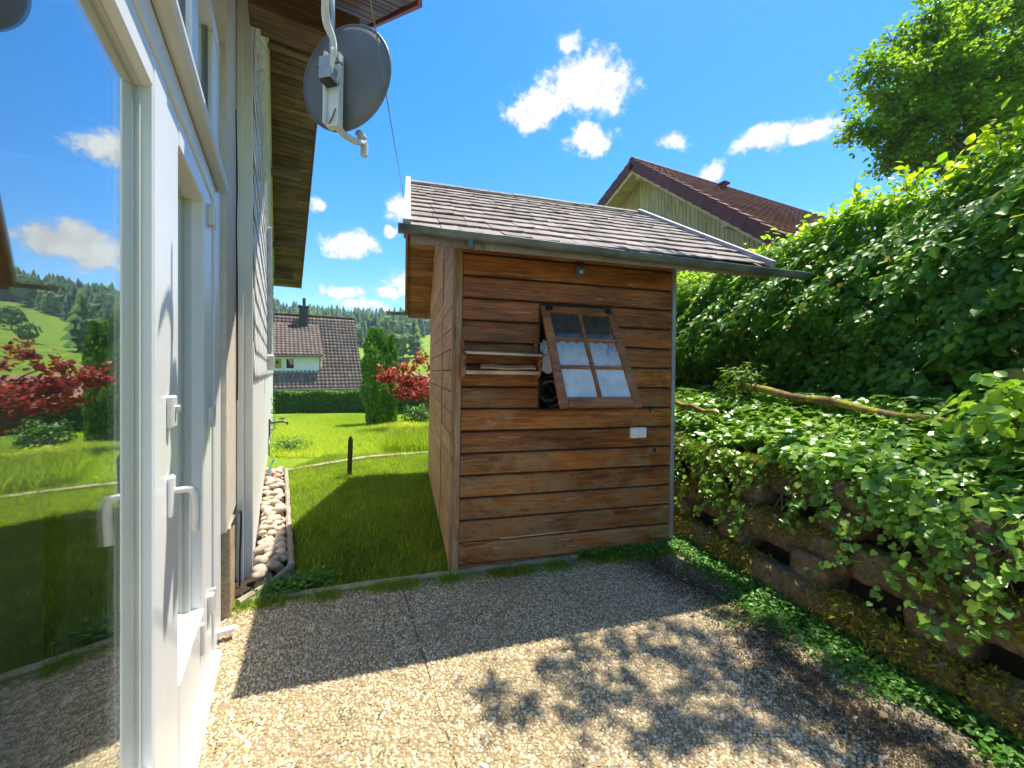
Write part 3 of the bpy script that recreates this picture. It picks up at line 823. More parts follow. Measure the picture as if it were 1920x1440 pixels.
# weathered edge board of the gable cladding under the soffit
MB().prism([(RB[0] + .1, YW - .045, rake(RB[0] + .1) - .05), (S2, YW - .045, rake(S2) - .05), (S2, YW - .045, rake(S2) - .17), (RB[0] + .1, YW - .045, rake(RB[0] + .1) - .17)], (0, .02, 0)).build('frieze_board', M['ybeam'], roof)
MB().prism([(S1, YW - .045, rake(S1) - .05), (RB[0] + .06, YW - .045, rake(RB[0] + .06) - .05), (RB[0] + .06, YW - .045, rake(RB[0] + .06) - .19), (S1, YW - .045, rake(S1) - .19)], (0, .02, 0)).build('frieze_board', M['ybeam'], roof)

# ---- glazed door front
GY = YD + .036                                  # glass plane
ZB, ZT = .41, 2.285
front = empty('door_front', parent=house)
def fr(x0, x1, z0, z1, name='frame', y0=YD, y1=YD + .09, mat='white', bev=.006, par=None):
    return MB().span(x0, x1, y0, y1, z0, z1).build(name, M[mat], par or front, bevel=bev)
fr(1.452, 1.60, .03, ZT + .1, 'door_stile'); fr(1.603, 1.775, .03, ZT + .1, 'door_stile', YD + .004)
fr(2.30, 2.545, .03, ZT + .1, 'door_stile', YD + .002); fr(2.60, 2.855, .0, ZT + .24, 'door_jamb', YD - .004)
fr(2.547, 2.598, .02, ZT + .2, 'gasket', YD + .02, mat='gasket', bev=.002)
fr(1.776, 2.299, .03, ZB, 'bottom_rail', YD + .001); fr(-1.6, 1.451, .03, ZB, 'bottom_rail', YD + .002)
fr(1.776, 2.299, ZT, ZT + .1, 'top_rail', YD + .001); fr(-1.6, 1.451, ZT, ZT + .1, 'top_rail', YD + .002)
fr(-1.6, 2.545, ZT + .101, ZT + .20, 'head', YD - .006)
fr(-1.6, 2.60, -.06, .028, 'threshold', YD - .035, YD + .14, 'white2', .008)
fr(-1.75, -1.6, -.05, ZT + .2, 'door_jamb', YD - .004)
MB().tube([hsl for hsl in (Vector((-1.6, YD - .022, ZT + .235)), Vector((2.70, YD - .022, ZT + .235)))], .036, 14).build('drip_rail', M['white2'], front, smooth=True)
fr(-1.6, 2.66, ZT + .203, ZT + .225, 'drip_flashing', YD - .03, YD + .02, 'zinc', .002)
for x0, x1, zz in ((1.452 - .010, 1.451, 1), (1.776, 1.782, 0)):
    fr(x0, x1, ZB + .001, ZT - .001, 'glazing_bead', GY - .010, GY + .01, 'bead', .004)
fr(2.280, 2.299, ZB + .001, ZT - .001, 'glazing_bead', YD + .048, YD + .075, 'bead', .004)
fr(-1.59, 1.44, ZT - .010, ZT - .001, 'glazing_bead', GY - .010, GY + .01, 'bead', .004)
fr(-1.59, 1.44, ZB + .001, ZB + .010, 'glazing_bead', GY - .010, GY + .01, 'bead', .004)
MB().span(-1.59, 1.44, GY, GY + .006, ZB + .003, ZT - .003).build('pane', M['glass_door'], front)
fr(1.6005, 1.6025, .04, ZT + .09, 'seam', YD + .003, YD + .02, 'gasket', 0)
MB().span(1.78, 2.295, YD + .066, YD + .072, ZB + .003, ZT - .003).build('pane', M['glass_door'], front)
# door furniture
lock = fr(1.585, 1.64, 1.325, 1.425, 'lock_plate', YD - .018, YD + .003, 'handle', .005)
MB().tube([(1.612, YD - .016, 1.385), (1.612, YD - .030, 1.385)], .011, 10).build('lock_cylinder', M['zinc'], lock)
hp = fr(1.59, 1.632, 1.045, 1.175, 'handle_plate', YD - .016, YD + .003, 'white', .007)
hpath = bezier([(1.61, YD - .010, 1.125), (1.61, YD - .050, 1.125), (1.612, YD - .064, 1.110), (1.615, YD - .067, 1.06), (1.618, YD - .064, .985)], 5)
MB().tube(hpath, [.010] * 6 + [.0115] * (len(hpath) - 6), 10).build('handle', M['handle'], hp, smooth=True)
for zc in (2.37 - .1, 1.28, .36):
    h_ = fr(2.40, 2.445, zc - .05, zc + .05, 'hinge', YD - .022, YD + .003, 'handle', .006)
    MB().tube([(2.465, YD - .014, zc - .055), (2.465, YD - .014, zc + .055)], .012, 10).build('hinge_pin', M['handle'], h_)
fr(2.20, 2.225, .24, .38, 'hinge', YD - .012, YD + .003, 'bracket', .004)
fr(2.70, 2.74, .035, .065, 'door_stop', YD - .085, YD - .005, 'white', .006)
# lights above the door
TB, TT = ZT + .33, 2.93
tr = empty('transom_window', parent=house)
fr(-1.6, 2.86, TB - .065, TB, 'frame', YD + .002, par=tr)
MB().prism([(1.2, YD, 3.30), (2.86, YD, 3.30), (2.86, YD, 3.40), (1.2, YD, 3.40)], (0, .09, 0)).build('frame', M['white'], tr)
for x0, x1 in ((2.02, 2.16), (2.60, 2.86)):
    MB().prism([(x0, YD + .003, TB), (x1, YD + .003, TB), (x1, YD + .003, 3.298), (x0, YD + .003, 3.298)], (0, .085, 0)).build('mullion', M['white'], tr, bevel=.004)
for x0, x1 in ((1.2, 2.02), (2.16, 2.60)):
    MB().prism([(x0, GY, TB), (x1, GY, TB), (x1, GY, 3.3), (x0, GY, 3.3)], (0, .006, 0)).build('pane', M['glass_door'], tr)
    MB().prism([(x1 - .03, GY - .012, TB), (x1 - .002, GY - .012, TB), (x1 - .002, GY - .012, 3.3), (x1 - .03, GY - .012, 3.3)], (0, .010, 0)).build('glazing_bead', M['gasket'], tr)
# room behind the glass
room = empty('room', parent=house)
MB().span(-4.5, 3.0, YD + .15, 4.6, -.06, .0).build('floor', M['darkroom'], room)
MB().span(-4.5, 3.2, 4.6, 4.7, -.06, 2.9).build('back_wall', M['roomwall'], room)
MB().span(3.05, 3.2, YD + .3, 4.6, -.06, 2.9).build('side_wall', M['roomwall'], room)
MB().span(-4.6, -4.5, YD + .1, 4.6, -.06, 2.9).build('side_wall', M['roomwall'], room)
MB().span(-4.6, 2.86, YD + .095, 4.7, 2.56, 2.66).build('ceiling', M['roomwall'], room)
MB().span(-4.6, -1.76, YD + .02, YD + .3, -.06, 2.9).build('wall', M['whitewall'], house)

# ---- grey armchair standing inside
ch = tag(empty('armchair', (-1.80, 1.36, 0), (0, 0, R(185))), 'grey upholstered chair back seen dimly through the glass door', 'armchair')
MB().span(-.43, .43, -.06, .05, .985, 1.275).build('backrest', M['fabric'], ch, True, .045, 4)
for sx in (-.22, .22): MB().span(sx - .02, sx + .02, .0, .03, .45, 1.05).build('back_post', M['black'], ch)
MB().span(-.40, .40, .06, .66, .34, .50).build('seat', M['gasket'], ch, True, .05, 3)
for sx in (-1, 1):
    MB().span(sx * .43 - .04, sx * .43 + .04, .08, .62, .34, .64).build('armrest', M['gasket'], ch, True, .05, 3)
    for sy in (.02, .7):
        MB().span(sx * .36 - .02, sx * .36 + .02, sy - .02 + .08, sy + .02 + .08 - (.14 if sy > .5 else 0), 0, .34).build('leg', M['black'], ch)

# ---- satellite dish under the overhang (seen from behind)
DP = at(648, 146, 1.8)
dish = tag(empty('satellite_dish', DP, (0, 0, 0)), 'grey satellite dish seen from behind on a pole under the roof overhang', 'satellite dish')
view = (DP - Vector((0, 0, EYE))).normalized()
face = Vector((.22, .86, -.02)).normalized()       # where the dish looks
zx = face; xx = Vector((0, 0, 1)).cross(zx).normalized(); yx = zx.cross(xx)
DM = Matrix((xx, yx, zx)).transposed()
def dm(x, y, z): return DM @ Vector((x, y, z))
m = MB(); ra, rb = .33, .352; nr, nsg = 7, 56
rows = []
for side_ in (0, 1):
    for i in range(nr + 1):
        k = i / nr
        for j in range(nsg):
            a = 2 * math.pi * j / nsg
            rows.append(dm(ra * k * math.cos(a), rb * k * math.sin(a), -.06 + .06 * k * k - .004 * side_ + (.004 if i == nr else 0)))
def rid(s_, i, j): return (s_ * (nr + 1) + i) * nsg + j % nsg
fs_ = []
for s_ in (0, 1):
    for i in range(nr):
        for j in range(nsg): fs_.append((rid(s_, i, j), rid(s_, i, j + 1), rid(s_, i + 1, j + 1), rid(s_, i + 1, j)))
fs_ += [(rid(0, nr, j), rid(0, nr, j + 1), rid(1, nr, j + 1), rid(1, nr, j)) for j in range(nsg)]
me = m.add(rows, fs_).mesh('reflector', M['dish'], True)
refl = link('reflector', me, dish)
MB().tube([dm(ra * math.cos(2 * math.pi * j / 56), rb * math.sin(2 * math.pi * j / 56), .004) for j in range(57)], .007, 8).build('rim', M['dish'], refl, smooth=True)
# spine bracket, clamp, arm and receiver
back = empty('bracket', parent=dish)
def db(x0, x1, y0, y1, z0, z1, name, mat, par, bev=.004):
    mm = MB().span(x0, x1, y0, y1, z0, z1); mm.v = [tuple(dm(*v)) for v in mm.v]
    return mm.build(name, M[mat], par, bevel=bev)
db(-.045, .045, -.40, .07, -.125, -.075, 'spine', 'bracket', back)
db(.030, .052, -.39, .07, -.150, -.070, 'flange', 'bracket', back)
db(-.06, .03, -.155, -.02, -.215, -.126, 'clamp', 'zinc', back, .006)
db(-.045, .03, -.165, -.150, -.205, -.135, 'cover', 'black', back, .003)
mm = MB()
for x_ in (-.075, .035):
    mm.tube([dm(x_, -.03, -.21), dm(x_, -.03, -.13)], .006, 8)
mm.build('clamp_bolt', M['brass'], back)
MB().tube([dm(-.10, -.06, -.19), dm(.06, -.06, -.19)], .010, 8).build('clamp_bolt', M['brass'], back)
ptop = Vector((DP.x - .03, DP.y - .10, DP.z + .7)); dish.scale = (.69, .69, .69); pbot = dm(-.035, -.12, -.17) + DP
ptop.x, ptop.y = pbot.x, pbot.y
MB().tube([pbot - DP, ptop - DP], .016, 12).build('pole', M['zinc'], dish, smooth=True)
MB().tube([dm(.0, -.375, -.10), dm(.0, -.385, .0), dm(.02, -.34, .14), dm(.03, -.285, .24)], .022, 10).build('feed_arm', M['bracket'], dish, smooth=True)
rec = MB(); rec.tube([dm(.03, -.26, .235), dm(.03, -.25, .18)], [.030, .024], 14)
rv = rec.build('receiver', M['bracket'], dish, smooth=True)
db(.005, .055, -.385, -.27, .235, .27, 'receiver_body', 'bracket', rv, .008)
MB().tube([dm(.03, -.265, .22), dm(.03, -.225, .22)], .012, 10).build('connector', M['gasket'], rv)
MB().tube(bezier([dm(-.03, -.30, -.13), dm(-.01, -.36, -.135), dm(.02, -.385, -.12), dm(.03, -.39, -.05)], 5), .0035, 6).build('cable_tie', M['black'], dish)
for k in range(5):
    o_ = (k - 2) * .011
    pts = [dm(-.045 + o_ * .3, -.15, -.20), dm(-.075 + o_ * .4, -.02, -.20 - .004 * k), dm(-.055 + o_ * .7, .08, -.19), dm(-.015 + o_, .19, -.20), dm(-.02 + o_, .30, -.22), dm(-.10 + o_, .42, -.26), dm(-.25 + o_, .52, -.30)]
    MB().tube(bezier(pts, 7), .0052, 6).build('cable', M['cable'], dish, smooth=True)
# thin wire from the roof down to the shed
w1 = su(-.35, 1.45, 3.35); wA = at(714, 105, 1.55); w0 = wA + (wA - w1) * .42
wp = [w0.lerp(w1, k / 20) - Vector((0, 0, .03 * math.sin(math.pi * k / 20))) for k in range(21)]
tag(MB().tube(wp, .0028, 6).build('overhead_wire', M['wire']), 'thin overhead wire passing in front of the dish down to the shed ridge', 'wire')
# garden tap and hose ends by the far wall corner
tap = tag(empty('garden_tap', hs(8.6, -.16, 0)), 'dark garden tap on a standpipe at the white wall corner', 'tap')
MB().tube([Vector((0, 0, .2)), Vector((0, 0, .62)), ], .016, 8).build('standpipe', M['brass'], tap)
MB().tube([HN * 0 + Vector((0, 0, .55)), HN * .22 + Vector((0, 0, .56))], .018, 8).build('arm', M['brass'], tap)
MB().tube(bezier([HN * .20 + Vector((0, 0, .56)), HN * .27 + Vector((0, 0, .55)), HN * .29 + Vector((0, 0, .50))], 4), .020, 8).build('spout', M['brass'], tap, smooth=True)
MB().box(HN * .20 + Vector((0, 0, .62)), (.10, .03, .03)).build('handle', M['brass'], tap, bevel=.008)
MB().tube(bezier([Vector((0, 0, .3)), -HD * .3 + Vector((0, 0, .28)), -HD * .5 + Vector((0, 0, .05))], 6), .014, 8).build('pipe', M['brass'], tap, smooth=True)
tag(MB().tube(bezier([hs(7.2, -.12, .03), hs(7.0, -.08, .16), hs(6.6, -.10, .20), hs(6.3, -.11, .06)], 6), .012, 8).build('garden_hose', M['bluehose'], smooth=True), 'short dark blue hose end at the far end of the stone bed', 'hose')
tag(MB().tube(bezier([hs(6.5, -.13, .05), hs(6.3, -.05, .10), hs(6.1, -.06, .05)], 6), .016, 8).build('hose_connector', M['orangehose'], smooth=True), 'small orange hose connector lying on the stone bed', 'hose')

# ================================================================ THE GARDEN SHED (local x = along the front, y = depth)
shed = tag(empty('garden_shed', P0, (0, R(0.9), SA)), 'brown wooden garden shed with shingle roof and propped-open window', 'garden shed')
W, L = 1.87, 3.0
RIDGE_Y, RIDGE_Z = 1.62, 3.60
EAVE_F, EAVE_B = (-.33, 2.40), (3.42, 2.42)
def sroof(y):
    if y < RIDGE_Y: return EAVE_F[1] + (RIDGE_Z - EAVE_F[1]) * (y - EAVE_F[0]) / (RIDGE_Y - EAVE_F[0])
    return RIDGE_Z + (EAVE_B[1] - RIDGE_Z) * (y - RIDGE_Y) / (EAVE_B[0] - RIDGE_Y)
pitch = .168
OX0, OX1, OZ0, OZ1 = .648, 1.275, 1.205, 2.005      # window opening
fw = empty('front_wall', parent=shed)
z = .045; k = 0
while z < sroof(0) - .06:
    z1 = min(z + pitch, sroof(0) - .04)
    spans = [(.045, W - .005)]
    if z1 > OZ0 + .02 and z < OZ1 - .02: spans = [(.045, OX0), (OX1, W - .005)]
    for a, b in spans:
        y = -random.uniform(0, .004); tilt_ = random.uniform(-.0025, .0025)
        # board profile with a rounded lip and a recessed joint below
        zz0, zz1 = z, z1
        prof = [(0, zz0 + .006), (-.016, zz0 + .007), (-.023, zz0 + .013), (-.023, zz1 - .020), (-.019, zz1 - .012), (-.010, zz1 - .006), (0, zz1 - .005)]
        nx = max(2, int((b - a) / .12)); m = MB(); vs_, fs_ = [], []
        sag = [random.uniform(-.0011, .0011) for _ in range(nx + 1)]
        for i in range(nx + 1):
            xx_ = a + (b - a) * i / nx
            for (yy, zz) in prof: vs_.append((xx_, yy + y, zz + tilt_ * (i / nx - .5) + (sag[i] if yy < -.01 else 0)))
        n_ = len(prof)
        fs_ = [(i * n_ + e, i * n_ + (e + 1) % n_, (i + 1) * n_ + (e + 1) % n_, (i + 1) * n_ + e) for i in range(nx) for e in range(n_)]
        fs_ += [tuple(range(n_)), tuple(range(nx * n_, nx * n_ + n_))]
        m.add(vs_, fs_).build('board', M['board'], fw)
    z += pitch; k += 1
MB().span(.0, W, -.012, .05, -.03, .043).build('sill_beam', M['board'], fw, bevel=.005)
nl = MB()
for i in range(14):
    zn = .045 + pitch * i + .075
    for xn in (.09, .52, 1.40, W - .07):
        if OX0 - .03 < xn < OX1 + .03 and OZ0 - .05 < zn < OZ1 + .05: continue
        for dz_ in (-.03, .03):
            x_ = xn + random.uniform(-.01, .01); z_ = zn + dz_ + random.uniform(-.006, .006)
            nl.tube([(x_, -.020, z_), (x_, -.0262, z_)], .0032, 6)
tag(nl.build('nails', M['black'], fw), kind='stuff')
# split lip of the second board from the ground
MB().prism([(.05, -.026, .205), (.10, -.028, .222), (.20, -.027, .213), (.34, -.0255, .222), (.22, -.026, .190), (.08, -.026, .180)], (0, .012, 0)).build('splinter', M['sash'], fw)
m = MB(); m.prism([(.36, -.0235, .218), (1.0, -.0235, .226), (1.0, -.0235, .231), (.36, -.0235, .230)], (0, .01, 0)); m.build('splinter', M['old_plank'], fw)
MB().span(-.006, .042, -.030, .0, .0, sroof(0) - .05).build('corner_post', M['trim'], fw, bevel=.005)
MB().span(W - .004, W + .030, -.034, .02, .0, sroof(0) - .05).build('corner_strip', M['zinc'], fw, bevel=.002)
# left wall: two fields of boards up to the rake
sw = empty('side_wall', parent=shed)
def side_board(y0, y1, z0, z1):
    poly = [(y0, z0), (y1, z0)]
    pts = [(y0, min(z1, sroof(y0) - .03))]
    ys = [y0 + (y1 - y0) * i / 8 for i in range(9)]
    top = [(yy, min(z1, sroof(yy) - .03)) for yy in ys if min(z1, sroof(yy) - .03) > z0 + .01]
    if len(top) < 2: return None
    poly = [(top[0][0], z0), (top[-1][0], z0)] + top[::-1]
    return poly
z = .03
while z < RIDGE_Z:
    z1 = z + .165
    for y0, y1 in ((.025, .86), (.872, L)):
        poly = side_board(y0, y1, z, z1 - .007)
        if poly:
            x = -.020 - random.uniform(0, .005)
            MB().prism([(x, yy, zz) for yy, zz in poly], (.020, 0, 0)).build('board', M['board_side'], sw, bevel=.003)
    z = z1
MB().span(-.030, -.006, -.026, .03, .0, sroof(0) - .05).build('corner_post', M['trim'], sw, bevel=.004)
MB().span(-.030, -.018, .855, .880, .03, sroof(.86) - .1).build('batten', M['trim'], sw, bevel=.003)
MB().span(-.012, 0.0, .02, L, -.03, .028).build('sill_beam', M['trim'], sw)
# lining, so the inside is closed and dark
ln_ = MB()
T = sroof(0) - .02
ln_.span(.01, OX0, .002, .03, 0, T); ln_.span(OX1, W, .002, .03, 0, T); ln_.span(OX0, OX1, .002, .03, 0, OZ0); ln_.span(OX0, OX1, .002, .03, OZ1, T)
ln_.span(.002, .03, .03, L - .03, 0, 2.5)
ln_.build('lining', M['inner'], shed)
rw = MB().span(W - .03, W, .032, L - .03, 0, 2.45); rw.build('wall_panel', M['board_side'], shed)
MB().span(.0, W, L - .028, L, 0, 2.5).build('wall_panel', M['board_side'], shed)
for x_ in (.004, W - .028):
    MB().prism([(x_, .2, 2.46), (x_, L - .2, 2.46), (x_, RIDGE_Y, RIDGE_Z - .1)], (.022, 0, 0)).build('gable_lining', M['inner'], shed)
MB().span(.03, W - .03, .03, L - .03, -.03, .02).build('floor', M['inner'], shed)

# roof boards, shingles, flashings, gutters
sr = empty('roof', parent=shed)
X0, X1 = -.375, 2.56
def on_roof(front, t_, x, h=0):
    """t_ = metres down from the ridge"""
    e = EAVE_F if front else EAVE_B
    d = Vector((0, e[0] - RIDGE_Y, e[1] - RIDGE_Z)); Ls = d.length; d = d / Ls
    nrm = Vector((0, d.z, -d.y)) if front else Vector((0, -d.z, d.y))
    if nrm.z < 0: nrm = -nrm
    return Vector((x, RIDGE_Y, RIDGE_Z)) + d * t_ + nrm * h
LF = (Vector((0, EAVE_F[0] - RIDGE_Y, EAVE_F[1] - RIDGE_Z))).length
LB = (Vector((0, EAVE_B[0] - RIDGE_Y, EAVE_B[1] - RIDGE_Z))).length
for front, Ls in ((True, LF), (False, LB)):
    nb = int(Ls / .125)
    for i in range(nb):
        a, b = Ls * i / nb + .003, Ls * (i + 1) / nb - .003
        j = random.uniform(-.002, .002)
        q = [on_roof(front, a, X0 + .015, j), on_roof(front, b, X0 + .015, j), on_roof(front, b, X1 - .015, j), on_roof(front, a, X1 - .015, j)]
        MB().prism(q, on_roof(front, 0, 0, .02) - on_roof(front, 0, 0, 0)).build('roof_board', M['roof_board'], sr)
rows_n = 12; ex = LF / rows_n
for r_ in range(rows_n):                        # from eave to ridge
    t1 = LF + .03 - r_ * ex; t0 = max(t1 - ex * 1.75, .01)
    x = X0 + .03 - random.uniform(0, .05)
    while x < X1 - .05:
        w_ = random.choice((.12, .15, .17, .20, .24)); xb = min(x + w_, X1 - .035)
        if xb - x > .05:
            xa = max(x, X0 + .03); lift = random.uniform(.0, .004); curl = random.uniform(-.003, .006); th = random.uniform(.008, .011)
            tb = t1 + random.uniform(-.009, .009); m = MB()
            top, bot = [], []
            for (tt_, hh) in ((t0, .024), ((t0 + tb) / 2, .030), (tb, .040 + lift)):
                for xi, cc in ((xa + .002, curl if random.random() < .5 else 0), ((xa + xb) / 2, 0), (xb - .002, curl)):
                    f_ = (tt_ - t0) / (tb - t0)
                    bot.append(on_roof(True, tt_, xi, hh + cc * f_)); top.append(on_roof(True, tt_, xi, hh + th + cc * f_))
            vs_ = bot + top
            fs_ = []
            for i in range(2):
                for j in range(2):
                    a_ = i * 3 + j; fs_ += [(a_, a_ + 1, a_ + 4, a_ + 3), (9 + a_, 9 + a_ + 3, 9 + a_ + 4, 9 + a_ + 1)]
            edge = [0, 1, 2, 5, 8, 7, 6, 3]
            fs_ += [(edge[i], edge[(i + 1) % 8], 9 + edge[(i + 1) % 8], 9 + edge[i]) for i in range(8)]
            m.add(vs_, fs_).build('shingle', M['shingle'], sr)
        x += w_
MB().prism([on_roof(False, .02, X0, .03), on_roof(False, LB + .03, X0, .03), on_roof(False, LB + .03, X1, .03), on_roof(False, .02, X1, .03)], (0, 0, .02)).build('back_covering', M['shingle'], sr)
x = X0 + .02
while x < X1 - .1:
    xb = min(x + .30, X1 - .01); h_ = random.uniform(0, .006)
    m = MB().prism([Vector((x, RIDGE_Y - .085, RIDGE_Z - .012 + h_)), Vector((x, RIDGE_Y - .085, RIDGE_Z + .006 + h_)), Vector((x, RIDGE_Y, RIDGE_Z + .062 + h_)), Vector((x, RIDGE_Y + .085, RIDGE_Z + .006 + h_)), Vector((x, RIDGE_Y + .085, RIDGE_Z - .012 + h_)), Vector((x, RIDGE_Y, RIDGE_Z + .045 + h_))], (xb - x - .006, 0, 0))
    m.build('ridge_cap', M['shingle'], sr); x += .30
def rake_strip(x0, x1, front, Ls, h0, h1, name, mat):
    q = [on_roof(front, 0, x0, h0), on_roof(front, Ls + .03, x0, h0), on_roof(front, Ls + .03, x0, h1), on_roof(front, 0, x0, h1)]
    MB().prism(q, (x1 - x0, 0, 0)).build(name, M[mat], sr)
for front, Ls in ((True, LF), (False, LB)):
    rake_strip(X0 - .012, X0 + .012, front, Ls, -.035, .028, 'barge_board', 'trim')
    rake_strip(X0 - .018, X0 + .032, front, Ls, .030, .088, 'rake_flashing', 'zinc')
    rake_strip(X1 - .012, X1 + .012, front, Ls, -.035, .028, 'barge_board', 'trim')
    rake_strip(X1 - .030, X1 + .018, front, Ls, .030, .080, 'rake_flashing', 'zinc')
ef = on_roof(True, LF, 0, 0)
MB().span(X0 + .03, X1 - .02, ef.y - .008, ef.y + .012, ef.z - .07, ef.z + .02).build('fascia', M['shingle'], sr)
def gutter(xa, xb, y, za, zb, name='gutter', mat='gutter', r_=.038):
    m = MB(); ns = 9; secs = 24; vs_ = []; fs_ = []
    prof = [(r_ * math.cos(math.pi + math.pi * k / (ns - 1)), r_ * math.sin(math.pi + math.pi * k / (ns - 1))) for k in range(ns)]
    prof = [(-r_ - .004, .010)] + prof + [(r_, .012)]
    inner = [(p_[0] * .93, p_[1] * .93 + .004) for p_ in prof][::-1]
    ring_ = prof + inner; n_ = len(ring_)
    for i in range(secs + 1):
        f_ = i / secs; jz = random.uniform(-.0025, .0025)
        for a, b in ring_: vs_.append((xa + (xb - xa) * f_, y + a, za + (zb - za) * f_ + b + jz))
    fs_ = [(i * n_ + e, i * n_ + (e + 1) % n_, (i + 1) * n_ + (e + 1) % n_, (i + 1) * n_ + e) for i in range(secs) for e in range(n_)]
    fs_ += [tuple(range(n_)), tuple(range(secs * n_, secs * n_ + n_))]
    g_ = m.add(vs_, fs_).build(name, M[mat], sr, smooth=True)
    for xx_ in np.arange(xa + .25, xb, .55):
        f_ = (xx_ - xa) / (xb - xa)
        MB().box((xx_, y + .01, za + (zb - za) * f_ - .003), (.022, r_ * 2.1, .006)).build('gutter_bracket', M['zinc'], g_)
    return g_
gutter(X0 - .045, 2.93, ef.y - .050, ef.z + .010, ef.z - .035)
eb = on_roof(False, LB, 0, 0)
gutter(X0 - .30, X1 + .1, eb.y + .06, eb.z + .0, eb.z - .02)
MB().span(X0 + .03, X1 - .02, eb.y - .012, eb.y + .008, eb.z - .08, eb.z + .01).build('fascia', M['trim'], sr)
# small stub under the gutter
MB().tube([(.04, ef.y - .06, ef.z - .02), (.04, ef.y - .06, ef.z - .085)], .022, 10).build('drip_spout', M['gutter'], sr)
m = MB(); m.box((.20, -.10, 2.455), (.22, .12, .03)); m.build('nest_board', M['old_plank'], sr, bevel=.004)

# window sash hung from the top and propped open
sash = empty('window_sash', (OX0 + .005, -.026, OZ1 + .01), (R(-30), 0, 0), parent=shed)
SWd, SH, st = .63, .875, .062
def sb(x0, x1, z0, z1, name='rail', d=.034, y=0):
    return MB().span(x0, x1, y - d, y, -z1, -z0).build(name, M['sash'], sash, bevel=.004)
sb(0, st, 0, SH, 'stile'); sb(SWd - st, SWd, 0, SH, 'stile')
sb(st + .001, SWd - st - .001, .0, .055); sb(st + .001, SWd - st - .001, SH - .075, SH - .003, d=.036)
gx0, gx1, gz0, gz1 = st, SWd - st, .055, SH - .075
cz = [gz0 + (gz1 - gz0) * k / 3 for k in range(4)]
sb((gx0 + gx1) / 2 - .014, (gx0 + gx1) / 2 + .014, gz0, gz1, 'glazing_bar', .030, -.002)
for zc in cz[1:3]:
    for a, b in ((gx0, (gx0 + gx1) / 2 - .015), ((gx0 + gx1) / 2 + .015, gx1)):
        sb(a + .001, b, zc - .013, zc + .013, 'glazing_bar', .028, -.003)
for i in range(3):
    for a, b in ((gx0, (gx0 + gx1) / 2), ((gx0 + gx1) / 2, gx1)):
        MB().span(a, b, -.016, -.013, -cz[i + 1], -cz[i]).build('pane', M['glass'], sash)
for x_ in (.06, SWd - .06):
    h_ = MB().span(x_ - .03, x_ + .03, -.040, -.035, -.05, .0).build('hinge', M['black'], sash)
    MB().tube([(x_ - .03, -.030, .010), (x_ + .03, -.030, .010)], .008, 8).build('hinge_pin', M['black'], h_)
MB().span(OX0 - .0, OX1 + .02, -.05, .02, OZ0 - .03, OZ0 - .003).build('window_sill', M['sash'], shed, bevel=.004)
MB().span(OX0 - .001, OX0 + .016, -.012, .03, OZ0, OZ1).build('window_jamb', M['inner'], shed)
MB().tube([(OX0 + .10, -.02, OZ0 + .02), (OX0 + .14, -.30, OZ0 + .10)], .006, 6).build('window_stay', M['brass'], shed)
def cloth(x0, x1, z0, z1, y, folds, amp, name, lab):
    m = MB().grid(lambda a, b: (x0 + (x1 - x0) * a, y + amp * math.sin(a * folds * 6.28) * (1 - .3 * b) + .01 * math.sin(b * 9 + a * 5), z1 + (z0 - z1) * b + .012 * math.sin(a * folds * 6.28 + 1)), 60, 10)
    o = m.build(name, M['curtain'], None, smooth=True)
    o.matrix_world = Matrix.LocRotScale(P0, Euler((0, R(.9), SA)), None)
    return tag(o, lab, 'curtain')
cloth(OX0 + .06, OX1 + .02, OZ0 + .30, OZ1 - .245, .048, 7, .014, 'curtain', 'pale gathered curtain behind the open shed window')
cloth(OX0 - .04, OX0 + .10, OZ0 + .46, OZ1 - .27, .030, 2, .008, 'curtain', 'pale cloth corner at the left edge of the shed window opening')
def on_shed(o, label, cat):
    o.location = P0; o.rotation_euler = (0, R(.9), SA); return tag(o, label, cat)
cb = empty('coiled_cable')
for k in range(5):
    c0 = Vector((OX0 + .11 + .03 * k, .10 + .02 * k, OZ0 + .12 + .03 * (k % 3)))
    r_ = .07 + .012 * k
    MB().tube([c0 + Vector((r_ * math.cos(a), .03 * math.sin(a * 2 + k), r_ * math.sin(a))) for a in np.linspace(0, 5.9, 26)], .006 if k != 2 else .008, 6).build('coil', M['gasket'] if k % 2 else M['black'], cb, smooth=True)
on_shed(cb, 'black coiled cables inside the shed window opening', 'cable')

# ---- things fixed to the shed front
sf = empty('wall_shelf')
for x_, nm in ((.035, 'l'), (.605, 'r')):
    pr = [(-.022, 1.745), (-.050, 1.735), (-.062, 1.70), (-.045, 1.675), (-.075, 1.640), (-.165, 1.628), (-.178, 1.585), (-.145, 1.560), (-.168, 1.525), (-.150, 1.485), (-.080, 1.450), (-.022, 1.44)]
    MB().prism([(x_, y_, z_) for y_, z_ in pr], (.020, 0, 0)).build('bracket', M['sash'], sf)
MB().prism([(.056, -.022, 1.645), (.66, -.022, 1.640), (.66, -.16, 1.626), (.62, -.195, 1.622), (.056, -.185, 1.630)], (0, 0, .016)).build('shelf_board', M['old_plank'], sf)
MB().span(.056, .604, -.165, -.022, 1.490, 1.508).build('shelf_board', M['sash'], sf, bevel=.003)
MB().span(.056, .604, -.172, -.162, 1.485, 1.512).build('front_strip', M['old_plank'], sf, bevel=.002)
on_shed(sf, 'small two-tier wooden wall shelf left of the shed window', 'shelf')
tl = MB()
tl.grid(lambda a, b: (.16 + .42 * a + .03 * b, -.03 - .135 * (1 - b) , 1.522 + .020 * math.sin(b * 3.1) + .010 * b + .004 * math.sin(a * 9)), 10, 6)
base = tl.v[:]; nb_ = len(base)
tl.add([(x_, y_, z_ + .012) for x_, y_, z_ in base], [tuple(i for i in f) for f in tl.f])
